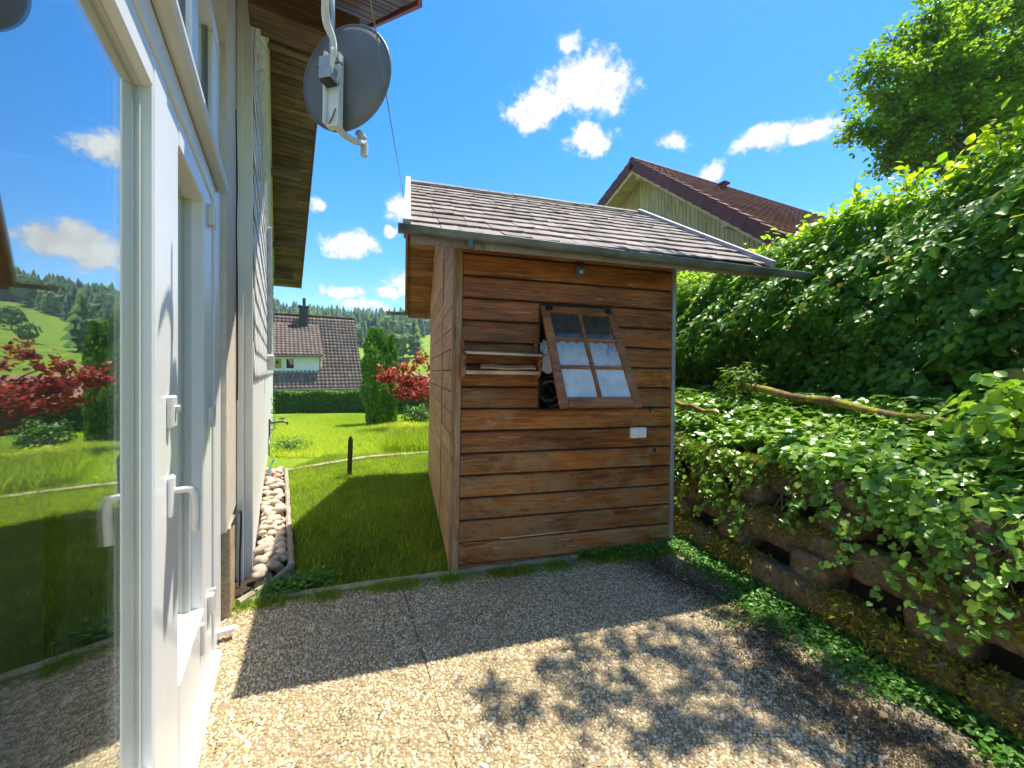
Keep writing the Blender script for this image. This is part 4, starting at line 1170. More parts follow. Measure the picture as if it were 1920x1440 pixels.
rim_ = [i for i in range(11)] + [10 + 11 * j for j in range(1, 7)] + [66 + 9 - i for i in range(10)] + [11 * j for j in range(5, 0, -1)]
tl.f += [(rim_[i], rim_[(i + 1) % len(rim_)], nb_ + rim_[(i + 1) % len(rim_)], nb_ + rim_[i]) for i in range(len(rim_))]
on_shed(tl.build('clay_tile', M['clay'], smooth=False), 'terracotta roof tile lying on the lower board of the wall shelf', 'roof tile')
ws = empty('wall_switch')
MB().span(1.465, 1.615, -.045, -.022, .965, 1.055).build('back_box', M['white2'], ws, bevel=.006)
for a, b in ((1.470, 1.538), (1.541, 1.610)):
    MB().span(a, b, -.052, -.0455, .970, 1.050).build('rocker', M['white'], ws, bevel=.003)
on_shed(ws, 'white double light switch on the lower right of the shed front', 'switch')
lp = empty('lamp_socket')
def ring_tube(c, r_, rr_, n_=20, ax='y'): return [Vector(c) + Vector((r_ * math.cos(a), 0, r_ * math.sin(a))) for a in np.linspace(0, 2 * math.pi, n_ + 1)]
MB().tube([(.985, -.022, 2.325), (.985, -.060, 2.322)], .052, 20).build('mount', M['gutter'], lp)
MB().tube(ring_tube((.985, -.062, 2.322), .042, .008), .008, 8).build('ring', M['gasket'], lp, smooth=True)
MB().tube([(.985, -.058, 2.322), (.985, -.085, 2.315)], .026, 16).build('lens', M['zinc'], lp, smooth=True)
MB().box((.985, -.05, 2.375), (.05, .05, .03)).build('cap', M['black'], lp, bevel=.006)
on_shed(lp, 'round dark lamp socket under the gutter above the shed window', 'lamp')
hk = empty('wall_hook')
MB().tube([(1.665, -.022, 1.205), (1.665, -.032, 1.205)], .018, 12).build('plate', M['black'], hk)
MB().tube(bezier([(1.665, -.030, 1.205), (1.665, -.055, 1.190), (1.667, -.050, 1.172), (1.667, -.036, 1.180)], 5), .005, 6).build('hook', M['zinc'], hk, smooth=True)
on_shed(hk, 'small metal hook on the shed front near the right window corner', 'hook')
kb = empty('black_stud')
MB().tube([(1.70, -.022, .86), (1.70, -.042, .86)], [.010, .016], 12).build('knob', M['black'], kb, smooth=True)
MB().tube([(1.70, -.035, .855), (1.70, -.037, .835)], .004, 6).build('tail', M['black'], kb)
on_shed(kb, 'tiny black knob below the white switch on the shed front', 'knob')

# ================================================================ RETAINING WALL AND PLANTS ON THE RIGHT
def rough_beam(l, w, h, amp, seed):
    """rough, moss-worn concrete beam along local y"""
    bm = bmesh.new(); bmesh.ops.create_cube(bm, size=1.0)
    for v in bm.verts: v.co = Vector((v.co.x * w, v.co.y * l, v.co.z * h))
    long_e = [e for e in bm.edges if abs((e.verts[0].co - e.verts[1].co).y) > l * .5]
    bmesh.ops.subdivide_edges(bm, edges=long_e, cuts=max(2, int(l / .045)), use_grid_fill=True)
    oth = [e for e in bm.edges if abs((e.verts[0].co - e.verts[1].co).y) < 1e-5]
    bmesh.ops.subdivide_edges(bm, edges=oth, cuts=3, use_grid_fill=True)
    for v in bm.verts:
        q = v.co * 7 + Vector((seed * 3.7, seed, 0))
        rnd_ = max(abs(v.co.x) / (w / 2), 0) > .9 and max(abs(v.co.z) / (h / 2), 0) > .9
        if rnd_: v.co.x *= .92; v.co.z *= .93
        v.co += Vector((mnoise.noise(q), mnoise.noise(q + Vector((9, 0, 0))) * .5, mnoise.noise(q + Vector((0, 7, 0))))) * amp * 1.25
        q2 = q * 3.3; v.co += Vector((mnoise.noise(q2), 0, mnoise.noise(q2 + Vector((3, 3, 0))))) * amp * .6
    me = bpy.data.meshes.new('beam'); bm.to_mesh(me); bm.free(); me.materials.append(M['crib'])
    me.polygons.foreach_set('use_smooth', [True] * len(me.polygons))
    return me
crib = tag(empty('retaining_wall', P0, (0, 0, SA)), 'mossy crib wall of rough concrete beams right of the patio', 'retaining wall')
def face_u(z): return 1.965 + .40 * z
beam_me = [rough_beam(1.16, .17, .195, .024, k) for k in range(5)]
head_me = [rough_beam(.30, .24, .17, .014, 10 + k) for k in range(4)]
CR = [.10, .41, .72]
for r_, zc in enumerate(CR):
    v0 = -3.6 + (.55 if r_ % 2 else 0)
    for i in range(5):
        v_ = v0 + i * 1.19
        if v_ > 1.6: continue
        link('beam', beam_me[(r_ + i) % 5], crib, (face_u(zc) + .085, v_, zc + random.uniform(-.01, .01)), (random.uniform(-.02, .02), random.uniform(-.08, .08), random.uniform(-.015, .015)))
        if r_ < 2:
            for dv in (-.48, .14):
                link('header', head_me[(i + r_) % 4], crib, (face_u(zc + .16) + .16, v_ + dv + random.uniform(-.05, .05), zc + .16), (random.uniform(-.1, .1), 0, R(90) + random.uniform(-.12, .12)), (1, 1, 1))
# moss tufts on the beams
k = 42000
v_ = rng.uniform(-3.4, .9, k); r_ = rng.integers(0, 3, k); zc = np.array(CR)[r_]
patch = (np.sin(v_ * 5.1 + r_ * 2) * np.sin(v_ * 2.3 + 1 + r_) + .35 * rng.normal(size=k)) > -.18
v_, zc = v_[patch], zc[patch]; k = len(v_)
lat = rng.uniform(-.045, .13, k); zz = zc + .098 - np.clip(-lat, 0, 1) * 2.2 + rng.normal(0, .012, k)
pos = np.array([su(1.965 + .40 * b + a, c, d) for a, b, c, d in zip(lat, zc, v_, zz)])
ms = leaf_cloud('moss', crib, M['moss'], pos, rvec(k) + np.array([-.3, 0, .6]), rvec(k) + np.array([-.5, -.1, -.3]), rng.uniform(.018, .046, k), rng.beta(1.6, 2, k), [(0, 0, 0), (.16, .45, .04), (0, 1, -.1), (-.16, .45, .04)], SIMPLE_F)

# ---- ivy over the wall top
def profile(t_):
    """distance along the ivy blanket from the terrace edge (0) down the bank and over the wall face"""
    t_ = np.asarray(t_)
    u_ = np.where(t_ < .84, 3.04 - t_ * .88, 2.30 - (t_ - .84) * .36)
    z_ = np.where(t_ < .84, 1.30 - t_ * .50, .88 - (t_ - .84) * .93)
    return u_, z_
ivy = tag(empty('ivy'), 'bright green ivy draped over the top of the retaining wall', 'ivy')
k = 17000
v_ = rng.uniform(-3.5, 1.5, k)
reach = .90 + .13 * np.sin(v_ * 3.1) + .10 * np.sin(v_ * 7.3 + 1) + .06 * np.sin(v_ * 17)
t_ = rng.random(k) ** 1.0 * reach
u_, z_ = profile(t_)
bul = .05 * np.sin(v_ * 2.1 + .5) * np.sin(t_ * 5) + rng.uniform(-.11, .03, k)
pos = np.array([su(a, b, c) for a, b, c in zip(u_ - bul * np.clip(t_, .2, 1), v_, z_ + bul * .8)])
outn = np.array([-U.x, -U.y, 0.0])
nr_ = np.where((t_ < .84)[:, None], np.array([0, 0, 1.0]) + outn * .35, np.array([0, 0, .75]) + outn * .8) + rvec(k) * .55
tp = outn * .8 + np.array([0, 0, -.5]) + rvec(k) * .9
sz = rng.uniform(.034, .074, k)
# trailing strands lower down the wall
strands = []
for i in range(85):
    vv0 = rng.uniform(-3.2, 1.2); ln0 = rng.uniform(.10, .70); drift = rng.normal(0, .35); m_ = int(10 + ln0 * 34)
    tt0 = np.linspace(0, ln0, m_)
    uq, zq = profile(.86 + tt0)
    for a, b, c in zip(uq, vv0 + drift * tt0 + .03 * np.sin(tt0 * 25), zq):
        if c > .04: strands.append(su(a - .05 + rng.normal(0, .02), b + rng.normal(0, .02), c))
strands = np.array(strands); ks = len(strands)
pos = np.concatenate([pos, strands]); nr_ = np.concatenate([nr_, outn * .7 + np.array([0, 0, .7]) + rvec(ks) * .5])
tp = np.concatenate([tp, np.array([0, 0, -1.0]) + rvec(ks) * .7]); sz = np.concatenate([sz, rng.uniform(.020, .052, ks)])
rn = np.clip(rng.beta(2, 2, k + ks) + .0, 0, .995); rn[rng.random(k + ks) < .006] = 1.0
outer = np.concatenate([np.clip(bul + .10, .02, 1) * 8, np.ones(ks)])
leaf_cloud('foliage', ivy, M['ivy_leaf'], pos, nr_, tp, sz, rn, IVY_V, IVY_F, singles=240, score=outer)
for i in range(16):
    vv0 = rng.uniform(-3.0, 1.0)
    pts = []
    for j in range(9):
        uq, zq = profile(np.array([.45 + j * .09])); pts.append(su(float(uq[0]) - .03, vv0 + .03 * math.sin(j * 1.3 + i) + (rng.normal() * .02), float(zq[0]) - .02))
    MB().tube(pts, .004, 5).build('stem', M['bark'], ivy, smooth=True)

# ---- low ground cover strip at the wall foot and along the shed
k = 11000
v_ = rng.uniform(-3.2, .05, k)
wid = .13 + .05 * np.sin(v_ * 4.3) + .04 * np.sin(v_ * 11)
u_ = 1.99 - np.abs(rng.normal(0, 1, k)) * wid
p = np.array([su(a, b, 0) for a, b in zip(u_, v_)])
p[:, 2] = np.clip(.075 * (1 - (1.99 - u_) / .4), .01, .09) * rng.uniform(.2, 1.1, k)
gc_ = tag(empty('ground_cover'), 'low green ground cover strip at the foot of the mossy wall', 'ground cover')
leaf_cloud('foliage', gc_, M['cover_leaf'], p, rvec(k) * .6 + np.array([0, 0, 1.0]), rvec(k), rng.uniform(.014, .034, k), rng.beta(2, 2.2, k), LEAF_V, LEAF_F)
k = 2600
u_ = rng.uniform(1.0, 1.95, k); v_ = -.05 - np.abs(rng.normal(0, .07, k)) * (u_ - .7)
p = np.array([su(a, b, 0) for a, b in zip(u_, v_)]); p[:, 2] = rng.uniform(.008, .06, k)
wd = tag(empty('weeds'), 'small green weeds sprouting along the foot of the shed front', 'weeds')
leaf_cloud('foliage', wd, M['cover_leaf'], p, rvec(k) * .6 + np.array([0, 0, 1.0]), rvec(k), rng.uniform(.012, .032, k), rng.beta(2, 2.2, k), LEAF_V, LEAF_F)
# leafy herbs on the grass edge by the stones
k = 1500
tt = rng.random(k); c0 = ground(500, 1120); c1 = ground(600, 1095)
p = np.stack([c0.x + (c1.x - c0.x) * tt, c0.y + (c1.y - c0.y) * tt, rng.uniform(0, .07, k)], -1) + rng.normal(0, .05, (k, 3)) * np.array([1, 1, .1])
hb = tag(empty('herbs'), 'leafy green weeds where the stone bed edging meets the lawn', 'weeds')
leaf_cloud('foliage', hb, M['cover_leaf'], p + np.array([0, .03, .0]), rvec(k) * .7 + np.array([0, 0, 1.0]), rvec(k), rng.uniform(.014, .038, k), rng.beta(2, 2.2, k), LEAF_V, LEAF_F)

# ---- logs on the terrace
def log(name, a, b, r0, r1, label, cat='log'):
    pts = [a.lerp(b, k / 14) + Vector((0, 0, .012 * math.sin(k * 1.1))) + Vector((.008 * math.sin(k * 2.1), 0, 0)) for k in range(15)]
    rs = [(r0 + (r1 - r0) * k / 14) * (1 + .10 * math.sin(k * 2.7 + 1)) for k in range(15)]
    return tag(MB().tube(pts, rs, 12).build(name, M['log'], smooth=True), label, cat)
log('mossy_log', at(1399, 726, 3.9), at(1830, 806, 2.32), .036, .028, 'long thin mossy log lying along the top of the ivy wall')
log('branch', at(1255, 752, 4.3), at(1345, 776, 3.7), .028, .02, 'short bare branch on the wall top beside the shed corner', 'branch')
log('log_stump', at(1898, 711, 2.32), at(1985, 716, 2.6), .060, .066, 'grey sawn log end sticking out of the hedge foot at right')

# ---- ferns and a pale shrub on the terrace
def fern(c, r_, nf, label):
    o = tag(empty('fern', c), label, 'fern', 'ferns at the foot of the hedge')
    for i in range(nf):
        a = 2 * math.pi * i / nf + random.uniform(-.3, .3); dr = Vector((math.cos(a), math.sin(a), 0))
        P_, N_, T_, S_ = [], [], [], []
        for j in range(1, 15):
            f_ = j / 14; p_ = dr * r_ * f_ + Vector((0, 0, r_ * (.9 * f_ - .75 * f_ * f_)))
            for sd in (-1, 1):
                side = Vector((-dr.y, dr.x, 0)) * sd
                P_.append(tuple(c + p_)); N_.append((dr.x * .2, dr.y * .2, 1)); T_.append(tuple(side + dr * .5)); S_.append(r_ * .34 * math.sin(math.pi * min(f_ + .12, 1)) + .01)
        leaf_cloud('frond', o, M['cover_leaf'], np.array(P_), np.array(N_), np.array(T_), np.array(S_), np.full(len(P_), random.uniform(.2, .8)), [(0, 0, 0), (.10, .4, .02), (0, 1, -.05), (-.10, .4, .02)], SIMPLE_F)
    return o
fern(su(3.28, -1.05, 1.22), .42, 12, 'green fern below the hedge, above the right half of the mossy log')
fern(su(3.30, -.25, 1.22), .36, 11, 'green fern below the hedge, above the middle of the mossy log')
fern(su(3.3, -1.7, 1.22), .38, 11, 'green fern below the hedge, nearest the right picture edge')
fern(su(3.05, 1.0, 1.22), .32, 10, 'green fern on the terrace close to the shed corner')
def shrub(name, c, rx, rz, n_, mat, label, cat, sizes, tv=LEAF_V, tf=LEAF_F, stems=8, rb=(2, 2), flat=.6, singles=0):
    o = tag(empty(name, c), label, cat)
    q = rvec(n_) * (rng.random(n_) ** .45)[:, None]
    q = q * (1 + .25 * np.sin(q[:, :1] * 7 + c.x) * np.sin(q[:, 2:] * 6))
    pos = np.array(c) + q * np.array([rx, rx, rz]) + np.array([0, 0, rz * .95])
    leaf_cloud('foliage', o, mat, pos, q + rvec(n_) * .7 + np.array([0, 0, flat]), rvec(n_) + np.array([0, 0, -.3]) + q, rng.uniform(*sizes, n_), rng.beta(*rb, n_), tv, tf, singles=singles)
    for i in range(stems):
        a = 6.28 * i / stems; e = Vector((rx * .6 * math.cos(a), rx * .6 * math.sin(a), rz * random.uniform(.9, 1.5)))
        MB().tube([Vector((0, 0, -.05)), e * .5 + Vector((0, 0, .05)), e], [.012 * rx / .4, .008 * rx / .4, .003 * rx / .4], 6).build('stem', M['bark'], o, smooth=True)
    return o
LONG_V = [(0, 0, 0), (.13, .4, .03), (0, 1, -.06), (-.13, .4, .03)]
shrub('shrub', su(2.98, .28, 1.22), .24, .19, 420, M['box'], 'pale yellow-green shrub behind the left end of the mossy log', 'shrub', (.06, .11), LONG_V, SIMPLE_F, rb=(5, 1.6))
shrub('shrub', su(2.72, -1.75, 1.12), .30, .20, 380, M['ivy_leaf'], 'sunlit leafy shrub at the right picture edge above the ivy', 'shrub', (.05, .10), rb=(4, 2))

# ---- tall leafy hedge
hedge = tag(empty('hedge'), 'tall dense green leafy hedge on the terrace right of the shed', 'hedge')
HV0, HV1 = -3.6, 5.6
def hedge_top(v): return 3.30 - .34 * np.clip((v + .45) / 1.0, 0, 1) + .08 * np.sin(v * 2.3) + .07 * np.sin(v * 5.1 + 1)
def hedge_face(v, z):
    t_ = np.clip((z - 1.15) / 2.1, 0, 1.1)
    return 3.30 + .08 * np.sin(v * 2.7 + z) + .07 * np.sin(z * 5 + v * 1.3) - .05 * np.sin(v * 9 + z * 7) + .85 * (np.clip(t_ - .30, 0, 1) / .7) ** 1.5
kf, kt = 46000, 9000
v_ = rng.uniform(HV0, HV1, kf); zr = rng.random(kf); z_ = 1.12 + zr * (hedge_top(v_) - 1.12)
u_ = hedge_face(v_, z_) + rng.exponential(.11, kf) - .06
p1 = np.array([su(a, b, c) for a, b, c in zip(u_, v_, z_)])
lean_ = np.clip(zr - .3, 0, 1)[:, None]
n1 = outn * .75 + np.array([0, 0, .55]) + lean_ * np.array([0, 0, .7]) + rvec(kf) * .55; t1 = outn * .35 + np.array([0, 0, -1.0]) + rvec(kf) * .75
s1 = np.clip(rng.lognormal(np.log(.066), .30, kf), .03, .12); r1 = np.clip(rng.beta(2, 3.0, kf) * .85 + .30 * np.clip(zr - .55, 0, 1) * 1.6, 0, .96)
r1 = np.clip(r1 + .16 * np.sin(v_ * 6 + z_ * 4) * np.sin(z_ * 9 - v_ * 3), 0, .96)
r1[rng.random(kf) < .016] = 1.15
hole = (np.sin(v_ * 11 + 2 * np.sin(z_ * 7)) * np.sin(z_ * 12 + 1.5 * np.sin(v_ * 8))) > .55
u_ = u_ + np.where(hole, .16, 0)
p1 = np.array([su(a, b, c) for a, b, c in zip(u_, v_, z_)])
v2 = rng.uniform(HV0, HV1, kt); u2 = rng.uniform(4.0, 5.1, kt)
z2 = hedge_top(v2) + rng.exponential(.06, kt) - .08 + .10 * np.sin(u2 * 6 + v2 * 3)
p2 = np.array([su(a, b, c) for a, b, c in zip(u2, v2, z2)])
n2 = np.array([0, 0, 1.0]) + rvec(kt) * .8; t2 = rvec(kt) + np.array([0, 0, -.1])
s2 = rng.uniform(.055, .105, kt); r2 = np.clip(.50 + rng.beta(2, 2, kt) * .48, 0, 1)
# upright shoots along the top edge
P3, T3 = [], []
shoots = []
for i in range(150):
    v0 = rng.uniform(HV0, 3.2); u0 = rng.uniform(3.9, 4.4); z0 = float(hedge_top(np.array(v0))); h0 = rng.uniform(.06, .26 if v0 < 0 else .14)
    d0_ = np.array([rng.normal(0, .35) - .25 * U.x, rng.normal(0, .35), 1.0]); d0_ /= np.linalg.norm(d0_)
    b0 = np.array(su(u0, v0, z0 - .05)); shoots.append((b0, b0 + d0_ * h0))
    for j in range(int(3 + h0 * 18)):
        P3.append(b0 + d0_ * h0 * (j + .5) / (3 + h0 * 18) + rng.normal(0, .012, 3)); T3.append(d0_ + rng.normal(0, .8, 3))
P3, T3 = np.array(P3), np.array(T3); k3 = len(P3)
pos = np.concatenate([p1, p2, P3]); nr_ = np.concatenate([n1, n2, rvec(k3) + np.array([0, 0, .5])]); tp = np.concatenate([t1, t2, T3])
sz = np.concatenate([s1, s2, rng.uniform(.045, .085, k3)]); rn = np.concatenate([r1, r2, np.clip(.72 + rng.beta(2, 2, k3) * .28, 0, 1)])
sco = np.concatenate([np.clip(1.2 - (u_ - hedge_face(v_, z_)) * 8, .02, 2), np.full(kt, .5), np.full(k3, 1.3)])
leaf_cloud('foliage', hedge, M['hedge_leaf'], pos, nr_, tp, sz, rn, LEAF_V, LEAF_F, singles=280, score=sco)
m = MB()
for a, b in shoots: m.tube([Vector(a), Vector(b)], [.004, .0015], 4, False)
tag(m.build('shoots', M['bark'], hedge), kind='stuff')
for i in range(16):
    v0 = HV0 + .4 + i * .55
    b0 = su(4.1 + random.uniform(-.1, .15), v0, 1.1); e0_ = su(4.6 + random.uniform(-.1, .2), v0 + random.uniform(-.3, .3), 2.6)
    MB().tube(bezier([b0, b0.lerp(e0_, .5) + Vector((random.uniform(-.08, .08), random.uniform(-.08, .08), 0)), e0_], 4), .028, 7).build('stem', M['bark'], hedge, smooth=True)
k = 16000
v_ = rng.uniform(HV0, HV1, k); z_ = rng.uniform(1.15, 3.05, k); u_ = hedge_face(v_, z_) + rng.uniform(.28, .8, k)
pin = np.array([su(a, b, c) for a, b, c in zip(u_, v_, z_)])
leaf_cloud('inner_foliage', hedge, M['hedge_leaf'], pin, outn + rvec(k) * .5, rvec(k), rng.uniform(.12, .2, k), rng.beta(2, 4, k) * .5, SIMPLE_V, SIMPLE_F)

# ---- trees
def tree(name, label, base, crown_c, ends, mat, leaf, per, spread, trunk_r, cat='tree', kind_group=None, rb=(2, 2), tv=LEAF_V, tf=LEAF_F, fork=.35, tipf=.26, limb=.35):
    o = tag(empty(name, base), label, cat, kind_group)
    inv = -Vector(base)
    cc = Vector(crown_c)
    tpts = bezier([Vector(base), Vector(base).lerp(cc, .5) + Vector((.15, .1, 0)), cc], 6)
    MB().tube([p_ + inv for p_ in tpts], [trunk_r * (1 - .55 * i / (len(tpts) - 1)) for i in range(len(tpts))], 10).build('trunk', M['bark'], o, smooth=True)
    P_, T_ = [], []
    br = MB(); tw = MB()
    for e in ends:
        e = Vector(e); st_ = tpts[int(len(tpts) * random.uniform(fork, .95)) - 1]
        mid = st_.lerp(e, .5) + Vector((random.uniform(-.3, .3), random.uniform(-.3, .3), random.uniform(0, .5)))
        path = bezier([st_, mid, e], 7)
        rr0 = trunk_r * limb
        br.tube([p_ + inv for p_ in path], [max(rr0 * (1 - i / (len(path) - .5)), .005) for i in range(len(path))], 6)
        Lb = (e - st_).length
        for j in range(int(per * min(1.0, Lb / 2) / 14)):
            f_ = 1 - abs(random.gauss(0, tipf)); f_ = min(max(f_, .25), 1.0)
            b0 = path[min(int(f_ * (len(path) - 1)), len(path) - 1)]
            dr = Vector(rvec(1)[0]); dr.z = dr.z * .55 + .1; l_ = random.uniform(.25, 1.0) * spread
            tipv = b0 + dr * l_
            tw.tube([b0 + inv, tipv + inv], [.006, .002], 3, False)
            for q in range(14):
                fq = random.uniform(.25, 1.08)
                P_.append(b0 + dr * l_ * fq + Vector(rng.normal(0, .05 * spread + .02, 3))); T_.append(dr + Vector(rng.normal(0, .7, 3)) - Vector((0, 0, .4)))
    br.build('branches', M['bark'], o, smooth=True)
    tag(tw.build('twigs', M['bark'], o), kind='stuff')
    P_, T_ = np.array([tuple(p_) for p_ in P_]), np.array([tuple(p_) for p_ in T_]); n_ = len(P_)
    leaf_cloud('crown', o, mat, P_, rvec(n_) * .8 + np.array([0, 0, .8]), T_, rng.uniform(*leaf, n_), rng.beta(*rb, n_), tv, tf)
    return o
# green tree behind the hedge, its crown reaching over the patio above the frame
ends = [at(x, y, d) for x, y, d in ((1625, 250, 6.6), (1612, 120, 6.8), (1660, 70, 7.0), (1650, 170, 6.6), (1735, 20, 7.0), (1690, 250, 6.8), (1720, 130, 7.2), (1800, 40, 7.4), (1900, 60, 7.6),
        (1780, 170, 6.9), (1860, 140, 7.2), (1960, 130, 7.0), (1840, 230, 7.2), (1780, 260, 7.4), (1700, 300, 7.3), (1680, 200, 7.6), (1750, 80, 6.5), (1830, 100, 6.6), (1900, 180, 7.6), (1980, 20, 7.4), (1760, 0, 7.4), (1690, 130, 6.4), (1640, 290, 7.0), (1750, 215, 6.6), (1840, 20, 6.8), (1930, 90, 6.7), (1880, 10, 6.9), (1950, -40, 7.0), (1790, -20, 7.2), (1900, 130, 6.6), (1740, 160, 6.7), (1815, 190, 6.5), (1700, 60, 7.2), (1660, 230, 7.1), (1590, 235, 6.6), (1600, 112, 6.9), (1655, 300, 6.8), (1625, 185, 7.2), (1740, -30, 6.8))]
tree('broadleaf_tree', 'green broadleaf tree rising behind the hedge at the upper right', su(10.2, 1.6, 1.2), at(1960, 60, 8.0), ends, M['tree_leaf'], (.055, .10), 840, .55, .16, rb=(2.2, 2.2))
# second tree standing right of the picture, whose branches throw the dappled shade
shade_px = [(1345, 1190), (1250, 1235), (1185, 1185), (1150, 1225), (1110, 1345), (1085, 1385), (980, 1225), (1000, 1310), (900, 1245), (1420, 1290), (1440, 1395), (1300, 1210), (1060, 1170),
            (1500, 1330), (1390, 1230), (1290, 1150), (1240, 1290), (1120, 1160), (1350, 1330), (1400, 1180), (820, 1350), (850, 1290), (1150, 1300), (1090, 1260), (1230, 1350), (1290, 1400), (1180, 1410), (1390, 1290), (1480, 1420), (950, 1275), (1310, 1270), (1450, 1250), (1060, 1310), (1410, 1330), (1180, 1240), (1520, 1380)]
ends = []
for i, (x, y) in enumerate(shade_px):
    g_ = ground(x, y); zh = 4.95 + .5 * random.random() + max(0, (g_.y - 1.9)) * 1.5
    ends.append(g_ + SUN * (zh / SUN.z))
tree('broadleaf_tree', 'tree beyond the right picture edge whose branches shade the patio', Vector((9.6, 3.6, 1.2)), Vector((8.2, 4.4, 8.6)), ends, M['tree_leaf'], (.05, .085), 57, .24, .15, fork=.8, tipf=.05, limb=.09)

# ================================================================ BEYOND THE LAWN
# wooden post
pb = ground(655, 890); pb.z = -.03
m = MB(); hp_ = .60
m.prism([(-.030, -.03, 0), (.032, -.03, 0), (.034, -.03, hp_ - .06), (.006, -.03, hp_), (-.016, -.03, hp_ - .015), (-.030, -.03, hp_ - .07)], (0, .055, 0))
tag(m.build('wooden_post', M['post'], bevel=.004, loc=pb, rot=(.02, .03, .3)), 'short dark weathered wooden post standing in the lawn', 'post')
# thuja column
def thuja(x, y, h, r_, n_, label, group=None):
    b = Vector((x, y, tz(x, y)))
    o = tag(empty('thuja', b), label, 'tree', group)
    zf = rng.random(n_) ** .9
    prof = np.minimum(1, .72 + zf * .9) * np.where(zf > .6, np.sqrt(np.clip(1 - ((zf - .6) / .42) ** 2, 0, 1)), 1)
    a = rng.uniform(0, 6.283, n_); lob = 1 + .12 * np.sin(a * 3 + zf * 9) + .10 * np.sin(zf * 23 + a * 2)
    rr_ = r_ * prof * lob * (1 - rng.exponential(.10, n_))
    pos = np.stack([x + rr_ * np.cos(a), y + rr_ * np.sin(a), b.z + .02 + zf * h], -1)
    on = np.stack([np.cos(a), np.sin(a), np.full(n_, .15)], -1)
    leaf_cloud('foliage', o, M['thuja'], pos, on + rvec(n_) * .5, np.array([0, 0, 1.0]) + on * .35 + rvec(n_) * .3, rng.uniform(.07, .16, n_), np.clip(rng.beta(2, 2.6, n_), 0, 1), [(0, 0, 0), (.22, .5, .02), (0, 1, 0), (-.22, .5, .02)], SIMPLE_F)
    MB().tube([Vector((0, 0, -.05)), Vector((0, 0, h * .8))], [.06, .02], 8).build('trunk', M['bark'], o)
    return o
thuja(-4.66, 13.5, 3.22, .44, 7000, 'dark green columnar thuja beside the red maple')
thuja(-4.28, 13.9, 3.0, .26, 3000, 'slimmer bright green thuja just behind the larger one')
# red maple
mb = Vector((-2.25, 11.6, tz(-2.25, 11.6)))
ends = [mb + Vector((r_ * math.cos(a), r_ * math.sin(a) * .9, z_)) for r_, a, z_ in [(random.uniform(.5, 1.45), random.uniform(0, 6.28), random.uniform(1.0, 2.0)) for _ in range(26)]]
ends += [mb + Vector((-1.5, -.2, 1.5)), mb + Vector((-1.25, .1, 1.15)), mb + Vector((-1.0, -.4, 1.9)), mb + Vector((-.5, -.3, 2.15)), mb + Vector((-1.45, -.5, 1.75))]
tree('red_maple', 'red-leaved japanese maple left of the shed wall', mb, mb + Vector((-.1, 0, 1.1)), ends, M['maple_leaf'], (.055, .10), 260, .45, .07, rb=(2, 2), tv=IVY_V, tf=IVY_F)
# clipped hedges
def box_hedge(c, l, w, h, ang, n_, label, cat='hedge'):
    o = tag(empty('clipped_hedge', c, (0, 0, ang)), label, cat)
    dx, dy = Vector((math.cos(ang), math.sin(ang), 0)), Vector((-math.sin(ang), math.cos(ang), 0))
    a, b_, z_ = rng.uniform(-.5, .5, n_), rng.uniform(-.5, .5, n_), rng.random(n_)
    pick = rng.random(n_)
    b_ = np.where(pick < .55, -.5 + rng.exponential(.05, n_), b_); z_ = np.where(pick >= .55, 1 - rng.exponential(.05, n_), z_)
    b_ = b_ - .10 * np.sin(a * l * 2.6) * z_; z_ = np.clip(z_, 0, 1.1) * (1 + .05 * np.sin(a * l * 3.1))
    pos = np.array([tuple(c + dx * (p_ * l) + dy * (q * w) + Vector((0, 0, s_ * h))) for p_, q, s_ in zip(a, b_, z_)])
    nr0 = np.where((pick < .55)[:, None], -np.array(dy) + np.array([0, 0, .3]), np.array([0, 0, 1.0])) + rvec(n_) * .6
    leaf_cloud('foliage', o, M['box'], pos, nr0, rvec(n_) + np.array([0, 0, .2]), rng.uniform(.09, .17, n_), np.clip(rng.beta(2, 2.6, n_) * .8 + .35 * (pick >= .55), 0, 1), SIMPLE_V, SIMPLE_F)
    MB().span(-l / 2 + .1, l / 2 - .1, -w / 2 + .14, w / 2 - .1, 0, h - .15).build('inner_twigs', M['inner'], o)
    return o
hc = Vector((-10.0, 19.6, tz(-10.0, 19.6)))
box_hedge(hc, 9.0, .9, 1.02, R(6), 13000, 'long clipped hedge in front of the brown-roofed house')
hc = Vector((-4.95, 18.6, tz(-4.95, 18.6)))
box_hedge(hc, 1.7, 1.0, 1.0, 0, 2600, 'short clipped hedge right of the thuja')
shrub('shrub', Vector((-3.5, 14.6, tz(-3.5, 14.6))), .55, .34, 900, M['box'], 'round yellow-green bush by the shed wall below the maple', 'shrub', (.07, .13), SIMPLE_V, SIMPLE_F)
shrub('shrub', Vector((-6.0, 9.4, tz(-6.0, 9.4))), .34, .62, 520, M['box'], 'upright yellow-green shrub at the white house corner', 'shrub', (.08, .15), LONG_V, SIMPLE_F, rb=(4, 1.8))
shrub('shrub', Vector((-4.35, 7.75, -.05)), .42, .16, 500, M['cover_leaf'], 'low green plant on the edging below the garden tap', 'plant', (.05, .10), LONG_V, SIMPLE_F)
shrub('shrub', Vector((-2.55, 9.6, tz(-2.55, 9.6))), .5, .22, 600, M['meadow_blade'], 'low yellow flowering clump in the meadow grass under the maple', 'plant', (.04, .09), SIMPLE_V, SIMPLE_F, rb=(5, 1.5))
wp_ = Vector((-4.15, 16.6, tz(-4.15, 16.6)))
tag(MB().tube([(0, 0, 0), (0, 0, .42), (0, 0, .50)], [.06, .05, .01], 10).build('garden_stake', M['white2'], loc=wp_), 'short pale stake in the grass right of the thuja', 'stake')

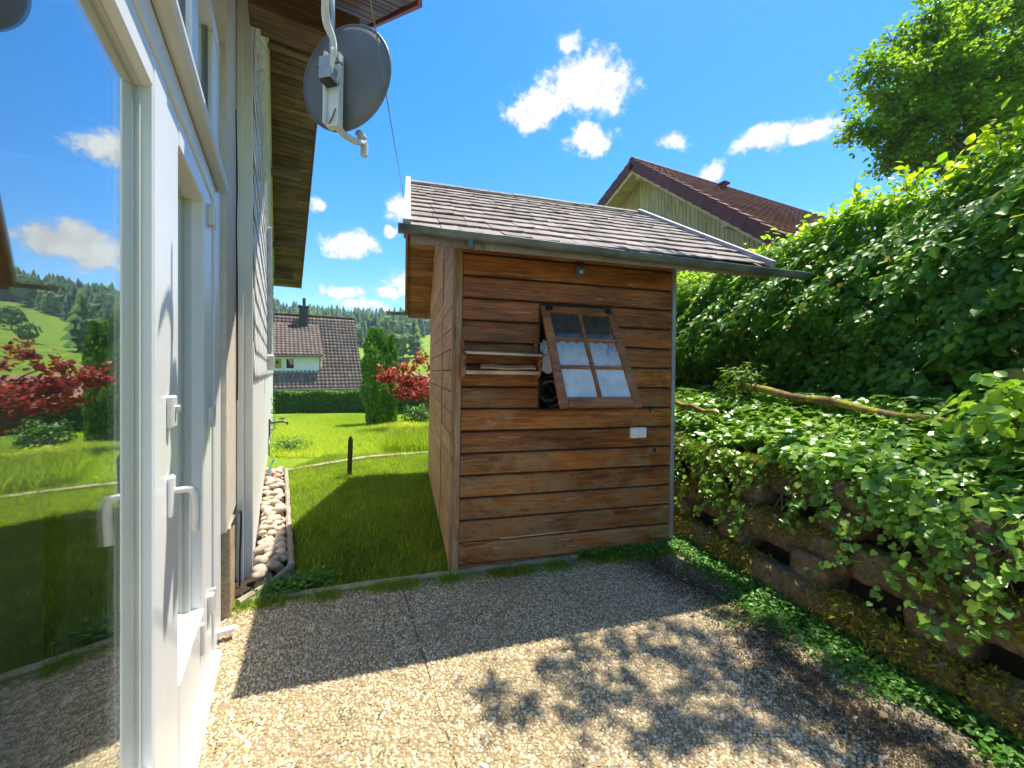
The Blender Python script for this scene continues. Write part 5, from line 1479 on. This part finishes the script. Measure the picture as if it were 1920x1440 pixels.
# ---- house with the big brown roof (local x = along the eave to the right, y = depth)
def local(o, m, name, mat, **kw): return m.build(name, M[mat], o, **kw)
fh = tag(empty('brown_roof_house', (-11.2, 30.0, 0), (0, 0, R(31.0))), 'cream house with a large brown tiled roof and a white dormer', 'house')
FE, FR_, FD, FL = .28, 6.05, 4.75, 13.5
local(fh, MB().span(-FL, -.25, .45, 8.6, -3.2, FE - .12), 'wall', 'cream')
MB().prism([(-.30, .55, FE - .1), (-.30, 8.6, FE - .1), (-.30, FD, FR_ - .5)], (-.2, 0, 0)).build('gable_wall', M['cream'], fh)
fr_ = empty('roof', parent=fh)
MB().prism([(0, 0, FE), (0, FD, FR_), (0, 2 * FD, FE), (0, 2 * FD, FE - .12), (0, FD, FR_ - .15), (0, 0, FE - .12)], (-FL, 0, 0)).build('roof_deck', M['soil'], fr_)
slope = Vector((0, FD, FR_ - FE)); SL = slope.length; sd_ = slope / SL; sn = Vector((0, -sd_.z, sd_.y))
tw_, te_ = .27, .33
P_, S_ = [], []
for r_ in range(int(SL / te_)):
    for c_ in range(int(FL / tw_)):
        p_ = Vector((-tw_ * (c_ + .5), 0, FE)) + sd_ * (te_ * r_) + sn * .03
        P_.append(tuple(p_))
P_ = np.array(P_)
tile_v = [(-.5, -.04, .05), (-.30, -.04, .10), (.05, -.04, .10), (.25, -.04, .03), (.5, -.04, .05), (-.5, 1.02, 0), (-.30, 1.02, .05), (.05, 1.02, .05), (.25, 1.02, -.02), (.5, 1.02, 0), (-.5, -.04, -.06), (.5, -.04, -.06)]
tile_f = [(0, 1, 6), (0, 6, 5), (1, 2, 7), (1, 7, 6), (2, 3, 8), (2, 8, 7), (3, 4, 9), (3, 9, 8), (10, 2, 1), (10, 1, 0), (10, 11, 2), (11, 4, 3), (11, 3, 2)]
rot1 = np.stack([np.array([1, 0, 0.]), np.array(sd_), np.array(sn)], -1)
def tiles(P_, rot1, sx, sy, sz, rnd, mat, par, name='roof_tiles'):
    n_ = len(P_)
    me = scatter_mesh(name, tile_v, tile_f, P_, np.repeat(rot1[None], n_, 0), np.tile([sx, sy, sz], (n_, 1)), rnd, mat)
    return tag(link(name, me, par), kind='stuff')
tiles(P_, rot1, tw_, te_, .75, np.clip(rng.normal(.5, .2, len(P_)), 0, 1), M['greytile'], fr_)
mm = MB()
for i in range(int(FL / .35)): mm.tube([(-.35 * i, FD, FR_ + .04), (-.35 * i - .33, FD, FR_ + .055)], .10, 8)
tag(mm.build('ridge_tiles', M['redtile'], fr_), kind='stuff').data.materials[0] = M['soffit']
MB().tube([(0.1, -.10, FE - .05), (-FL, -.10, FE - .05)], .06, 8).build('gutter', M['gutter'], fr_)
for i in range(14): MB().span(-.5 - i * .95, -.40 - i * .95, -.05, .5, FE - .30, FE - .14).build('rafter_end', M['white2'], fr_)
MB().tube([(-1.35, .38, FE - .2), (-1.35, .42, -2.5)], .045, 8).build('downpipe', M['gutter'], fh)
chm = empty('chimney', parent=fr_)
cy = FD * .80; cz0 = FE + (FR_ - FE) * .80
MB().span(-4.2, -3.6, cy - .1, cy + .55, cz0 - .2, cz0 + 1.7).build('stack', M['chim'], chm, bevel=.03)
MB().span(-4.28, -3.52, cy - .18, cy + .63, cz0 + 1.7, cz0 + 1.82).build('cap', M['chim'], chm, bevel=.02)
MB().tube([(-3.85, cy + .2, cz0 + 1.8), (-3.85, cy + .2, cz0 + 2.45)], .12, 10).build('flue', M['chim'], chm)
MB().span(-4.32, -3.48, cy - .45, cy - .1, cz0 - .55, cz0 - .1).build('flashing', M['gasket'], chm)
MB().span(-4.95, -4.45, cy - .25, cy + .1, cz0 - .2, cz0 + .25).build('roof_hatch', M['chim'], fr_)
# shed dormer
dr = empty('dormer', parent=fh)
DX0, DX1 = -9.5, -3.05
dy_ = .98; dzb = FE + (FR_ - FE) * dy_ / FD
dzt = dzb + 1.28
MB().span(DX0, DX1, dy_, dy_ + 3.0, dzb - .1, dzt).build('dormer_wall', M['whitefar'], dr)
MB().span(DX0, DX1 + .06, dy_ - .10, dy_ + .05, dzb - .10, dzb + .03).build('sill_flashing', M['zinc'], dr)
yb = FD * .86; zb_ = FE + (FR_ - FE) * .86
MB().prism([(DX1 + .28, dy_ - .42, dzt - .06), (DX1 + .28, yb, zb_ + .02), (DX1 + .28, yb, zb_ - .12), (DX1 + .28, dy_ - .42, dzt - .18)], (DX0 - DX1 - .3, 0, 0)).build('dormer_deck', M['soil'], dr)
s2_ = Vector((0, yb - dy_ + .42, zb_ - dzt + .06)); L2 = s2_.length; s2_ = s2_ / L2; n2_ = Vector((0, -s2_.z, s2_.y))
P_ = np.array([tuple(Vector((DX1 + .28 - tw_ * (c_ + .5), dy_ - .42, dzt - .06)) + s2_ * (te_ * r_) + n2_ * .04) for r_ in range(int(L2 / te_)) for c_ in range(int((DX1 + .28 - DX0) / tw_))])
tiles(P_, np.stack([np.array([1, 0, 0.]), np.array(s2_), np.array(n2_)], -1), tw_, te_, .75, np.clip(rng.normal(.5, .2, len(P_)), 0, 1), M['greytile'], dr)
MB().tube([(DX0, dy_ - .48, dzt - .12), (DX1 + .3, dy_ - .48, dzt - .12)], .05, 8).build('dormer_gutter', M['gutter'], dr)
MB().tube(bezier([(DX1 + .25, dy_ - .46, dzt - .14), (DX1 + .22, dy_ - .2, dzt - .35), (DX1 + .16, dy_ - .02, dzt - .5), (DX1 + .16, dy_ - .02, dzb + .35)], 4), .05, 8).build('downpipe', M['whitefar'], dr, smooth=True)
wx0, wx1 = -6.05, -4.55
win = empty('window', parent=dr)
for a, b in ((wx0, (wx0 + wx1) / 2 - .02), ((wx0 + wx1) / 2 + .02, wx1)):
    zw0, zw1 = dzb + .16, dzt - .20
    m = MB(); m.span(a, b, dy_ - .06, dy_ - .004, zw0, zw0 + .12); m.span(a, b, dy_ - .06, dy_ - .004, zw1 - .12, zw1); m.span(a, a + .13, dy_ - .06, dy_ - .004, zw0 + .12, zw1 - .12); m.span(b - .13, b, dy_ - .06, dy_ - .004, zw0 + .12, zw1 - .12)
    m.build('frame', M['white'], win)
    MB().span(a + .13, b - .13, dy_ - .03, dy_ - .004, zw0 + .12, zw1 - .12).build('pane', M['chim'], win).data.materials[0] = M['glass_far']
    MB().span(a + .13, b - .13, dy_ - .0035, dy_ - .002, zw0 + .12, zw1 - .12).build('blind', M['inner'], win)
MB().span(wx0 - .05, wx1 + .05, dy_ - .12, dy_ - .004, dzb + .09, dzb + .155).build('sill', M['white'], win)

# ---- little brown-roofed garden house behind the maple
gh = tag(empty('garden_house', (-4.3, 21.5, tz(-4.3, 21.5)), (0, 0, R(14))), 'low brown-roofed garden house half hidden below the red maple', 'garden house')
MB().span(-1.6, 2.4, 0, 2.4, 0, 1.25).build('wall', M['board_side'], gh)
MB().prism([(-1.9, -.4, 1.2), (-1.9, 1.2, 2.05), (-1.9, 2.8, 1.2)], (4.6, 0, 0)).build('roof', M['log'], gh).data.materials[0] = M['roof_board']
MB().span(-.4, .4, -.03, -.004, .0, 1.1).build('door', M['board'], gh)

# ---- yellow house up the slope (local x = ridge direction away to the right, y = along the gable to the far left)
RDv = Vector((.90, .437, 0)).normalized(); ya = math.atan2(RDv.y, RDv.x)
AP = at(1187, 305, 12.0)
yh = tag(empty('yellow_house', (AP.x, AP.y, 1.3), (0, 0, ya)), 'yellow board-clad house with a dark red tiled roof above the hedge', 'house')
AZ = AP.z - 1.3
NS, FS = math.tan(R(40)), math.tan(R(24.0))
def yz(y): return AZ + (y * NS if y < 0 else -y * FS)      # y<0 is the near slope
yr = empty('roof', parent=yh)
NL, FLn, RL = 6.4, 4.5, 11.0
MB().prism([(0, -NL, yz(-NL)), (0, 0, AZ), (0, FLn, yz(FLn)), (0, FLn, yz(FLn) - .10), (0, 0, AZ - .12), (0, -NL, yz(-NL) - .12)], (RL, 0, 0)).build('roof_deck', M['ybeam'], yr)
# barge boards
MB().prism([(-.02, -NL, yz(-NL) - .34), (-.02, 0, AZ - .34), (-.02, 0, AZ - .06), (-.02, -NL, yz(-NL) - .06)], (.05, 0, 0)).build('barge_board', M['ybeam'], yr)
MB().prism([(-.02, FLn, yz(FLn) - .30), (-.02, 0.01, AZ - .32), (-.02, 0.01, AZ - .06), (-.02, FLn, yz(FLn) - .06)], (.05, 0, 0)).build('barge_board', M['ybeam'], yr)
# verge tiles, one by one
sd1 = Vector((0, -1, -NS)).normalized(); sn1 = Vector((0, -NS, 1)).normalized()
vt_me = MB().prism([(-.075, 0, .06), (-.075, .33, .085), (-.075, .33, -.19), (-.075, 0, -.215)], (.03, 0, 0)).prism([(-.075, 0, .062), (.16, 0, .062), (.16, .33, .088), (-.075, .33, .088)], (0, 0, .025)).mesh('verge_tile', M['verge'], bevel=.006)
ml = Matrix((Vector((1, 0, 0)), sd1, sn1)).transposed()
if ml.determinant() < 0: ml = Matrix((Vector((1, 0, 0)), sd1, sn1)).transposed()
for i in range(22):
    p_ = Vector((0, 0, AZ)) + sd1 * (.335 * i - .02)
    o = link('verge_tile', vt_me, yr); o.matrix_local = Matrix.Translation(p_) @ ml.to_4x4()
sd2 = Vector((0, 1, -FS)).normalized(); sn2 = Vector((0, FS, 1)).normalized()
ml2 = Matrix((Vector((1, 0, 0)), sd2, sn2)).transposed()
for i in range(12):
    o = link('verge_tile', vt_me, yr); o.matrix_local = Matrix.Translation(Vector((0, 0, AZ)) + sd2 * (.335 * i - .02)) @ ml2.to_4x4()
# pantiles of the near slope
P_ = []
for r_ in range(int(NL / math.cos(R(40)) / .33)):
    for c_ in range(int((RL - .2) / .24)):
        P_.append(tuple(Vector((.18 + .24 * (c_ + .5), 0, AZ)) + sd1 * (.33 * (r_ + 1) - .02) + sn1 * .035))
P_ = np.array(P_)
tiles(P_, np.stack([np.array([1., 0, 0]), -np.array(sd1), np.array(sn1)], -1), .24, .33, .9, np.clip(rng.normal(.5, .22, len(P_)), 0, 1), M['pantile'], yr)
mm = MB()
for i in range(int(RL / .36)): mm.tube([(.36 * i - .07, 0, AZ + .03), (.36 * i + .30, 0, AZ + .045)], [.125, .11], 10)
tag(mm.build('ridge_tiles', M['verge'], yr), kind='stuff')
MB().tube([Vector((2.9, -.9, yz(-.9) + .02)), Vector((2.9, -.9, yz(-.9) + .32))], .09, 10).build('vent_pipe', M['pantile'], yr)
MB().box((2.9, -.9, yz(-.9) + .33), (.26, .26, .06)).build('vent_cap', M['verge'], yr)
# board-clad gable wall, set back under the overhang
GX = .62
yw = empty('gable_wall', parent=yh)
y = -NL + .5
while y < FLn - .3:
    w_ = .128
    zt_ = min(yz(y), yz(y + w_)) - .14
    MB().prism([(GX, y + .006, -1.5), (GX, y + w_ - .006, -1.5), (GX, y + w_ - .006, zt_), (GX, y + .006, zt_)], (.025, 0, 0)).build('board', M['yboard'], yw)
    y += w_
MB().prism([(GX + .022, -NL + .5, -1.6), (GX + .022, FLn - .3, -1.6), (GX + .022, FLn - .3, yz(FLn) - .14), (GX + .022, 0, AZ - .2), (GX + .022, -NL + .5, yz(-NL + .5) - .2)], (5, 0, 0)).build('wall', M['yboard'], yw)
for yy, nm in ((-.10, 'a'), (-2.95, 'b'), (-5.6, 'c')):
    zt_ = yz(yy) - .17
    MB().span(.10, GX, yy - .09, yy + .09, zt_ - .26, zt_).build('purlin', M['ybeam'], yr, bevel=.012)

# ---- wooded hills
def conifer_template(seed):
    r_ = random.Random(seed); v_, f_ = [], []
    tiers = 7; sg = 7
    for t_ in range(tiers):
        z0 = .08 + .92 * t_ / tiers; z1 = min(z0 + .26, 1.0); rad_ = .19 * (1 - z0) ** .8 + .01
        b = len(v_); a0 = r_.uniform(0, 6)
        for k_ in range(sg * 2):
            rr_ = rad_ * (r_.uniform(.85, 1.2) if k_ % 2 == 0 else r_.uniform(.45, .65)); a = a0 + k_ * math.pi / sg
            v_.append((rr_ * math.cos(a), rr_ * math.sin(a), z0 + r_.uniform(-.02, .02) - (.02 if k_ % 2 == 0 else 0)))
        v_.append((0, 0, z1)); top_ = len(v_) - 1
        f_ += [(b + k_, b + (k_ + 1) % (sg * 2), top_) for k_ in range(sg * 2)]
    return v_, f_
def broad_template(seed):
    r_ = random.Random(seed); v_, f_ = [], []
    for k_ in range(170):
        d_ = Vector((r_.gauss(0, 1), r_.gauss(0, 1), r_.gauss(0, 1))).normalized(); rr_ = (.75 + .25 * r_.random()) * (1 + .25 * math.sin(d_.x * 5 + seed) * math.sin(d_.z * 4 + d_.y * 5))
        c = Vector((d_.x * .36 * rr_, d_.y * .36 * rr_, .56 + d_.z * .40 * rr_))
        x_ = Vector((r_.gauss(0, 1), r_.gauss(0, 1), r_.gauss(0, 1))).normalized(); y_ = d_.cross(x_).normalized(); x_ = y_.cross(d_) + d_ * r_.uniform(-.5, .5); s_ = r_.uniform(.06, .12)
        b = len(v_); v_ += [tuple(c + x_ * s_), tuple(c - x_ * s_ * .6 + y_ * s_), tuple(c - x_ * s_ * .6 - y_ * s_)]; f_.append((b, b + 1, b + 2))
    b = len(v_)
    v_ += [(.03, 0, -.05), (-.02, .03, -.05), (-.02, -.03, -.05), (0, 0, .5)]; f_ += [(b, b + 1, b + 3), (b + 1, b + 2, b + 3), (b + 2, b, b + 3)]
    return v_, f_
TH = [-70, -40, -26, -19, -15.5, -13.5, -11.5, -9, -5, 10, 40, 70]
R0 = [150, 150, 150, 152, 168, 188, 215, 240, 245, 210, 180, 160]
def forest(n_, tmpl, mat, hmin, hmax, name, label, rlo, rhi, seed):
    th = rng.uniform(-60, 60, n_); r0 = np.interp(th, TH, R0) + rng.normal(0, 5, n_)
    r_ = r0 + rlo + rng.random(n_) ** .9 * (rhi - r0 - rlo); ok_ = r_ > r0 + rlo - 1
    th, r_ = th[ok_], r_[ok_]
    x, y = r_ * np.sin(np.radians(th)), r_ * np.cos(np.radians(th))
    pos = np.stack([x, y, terrain(x, y) - .3], -1); k_ = len(pos)
    a = rng.uniform(0, 6.28, k_)
    rot_ = np.zeros((k_, 3, 3)); rot_[:, 0, 0] = np.cos(a); rot_[:, 0, 1] = -np.sin(a); rot_[:, 1, 0] = np.sin(a); rot_[:, 1, 1] = np.cos(a); rot_[:, 2, 2] = 1
    h_ = rng.uniform(hmin, hmax, k_); wsc = rng.uniform(.85, 1.25, k_)
    me = scatter_mesh(name, *tmpl(seed), pos, rot_, np.stack([h_ * wsc, h_ * wsc, h_], -1), rng.beta(2, 2.4, k_), mat)
    return tag(link(name, me), label, 'forest', kind='stuff')
forest(2600, conifer_template, M['conifer'], 8, 14, 'conifer_forest', 'dark conifer forest covering the far hillside', 0, 292, 3)
forest(650, broad_template, M['broadleaf'], 7, 12, 'mixed_forest', 'lighter broadleaf trees mixed into the hillside forest', -6, 250, 5)
def far_tree(name, tmpl, seed, px, d, h_, wd, mat, label, rv=.6):
    x = (px - CXP) / FPX * d; b = Vector((x, d, tz(x, d) - .2))
    o = tag(empty(name, b), label, 'tree')
    me = scatter_mesh('crown', *tmpl(seed), np.zeros((1, 3)), np.eye(3)[None], np.array([[h_ * wd, h_ * wd, h_]]), [rv], mat)
    tag(link('crown', me, o), kind='stuff')
    MB().tube([(0, 0, -.3), (0, 0, h_ * .5)], [h_ * .03, h_ * .015], 7).build('trunk', M['bark'], o)
    return o
far_tree('conifer_tree', conifer_template, 21, 779, 104, 12.0, 1.1, M['broadleaf'], 'single light green conifer at the meadow edge above the maple', .75)
far_tree('broadleaf_tree', broad_template, 22, 738, 96, 8.0, 1.1, M['broadleaf'], 'round green tree on the hillside behind the thuja, right of it', .5)
far_tree('broadleaf_tree', broad_template, 23, 756, 100, 7.0, 1.2, M['broadleaf'], 'round green tree on the hillside next to the light conifer', .35)
far_tree('broadleaf_tree', broad_template, 24, 690, 75, 5.0, 1.3, M['broadleaf'], 'bushy green tree between the brown roof and the thuja', .55)
far_tree('broadleaf_tree', broad_template, 25, 712, 90, 7.0, 1.2, M['broadleaf'], 'round green tree on the hillside directly behind the thuja', .6)
for i, (th, r_, h_) in enumerate(((-9.5, 150, 6), (-10.5, 118, 4), (-7.5, 175, 6))):
    far_tree('meadow_tree', broad_template, 30 + i, CXP + FPX * math.tan(R(th)), r_ * math.cos(R(th)), h_, 1.1, M['broadleaf'], ('lone tree high on the meadow slope behind the shed', 'small bush low on the meadow slope behind the shed', 'lone tree near the forest edge behind the shed')[i])

# a few fallen leaves on the patio
for i, (x, y, s_) in enumerate(((1437, 1190, .05), (1655, 1342, .05), (1395, 1150, .04), (1325, 1080, .035), (1290, 1090, .04))):
    g_ = ground(x, y); me = scatter_mesh('fallen_leaf', LEAF_V, LEAF_F, np.zeros((1, 3)), np.eye(3)[None], [s_], [random.random()], M['dryleaf'])
    o = link('fallen_leaf', me, None, (g_.x, g_.y, .022), (random.uniform(-.3, .3), random.uniform(-.3, .3), random.uniform(0, 6)))
    tag(o, ('orange dry leaf on the patio near the wall foot, at mid height', 'pale brown dry leaf on the patio close to the lower right', 'small dry leaf on the patio just below the ivy wall', 'small pale dry leaf beside the shed corner', 'brown dry leaf in front of the shed corner')[i], 'leaf', 'fallen leaves on the patio')

# ---- thin summer haze in the valley air
t = NT('haze_air')
pv = t.new('ShaderNodeVolumePrincipled')
pv.inputs['Color'].default_value = (.80, .88, 1.0, 1)
pv.inputs['Density'].default_value = .0006
pv.inputs['Anisotropy'].default_value = .3
t.link(pv.outputs[0], t.out.inputs['Volume'])
hz = MB().span(-1600, 1600, -1600, 1600, -6, 75).build('haze', t.m)
tag(hz, kind='stuff')
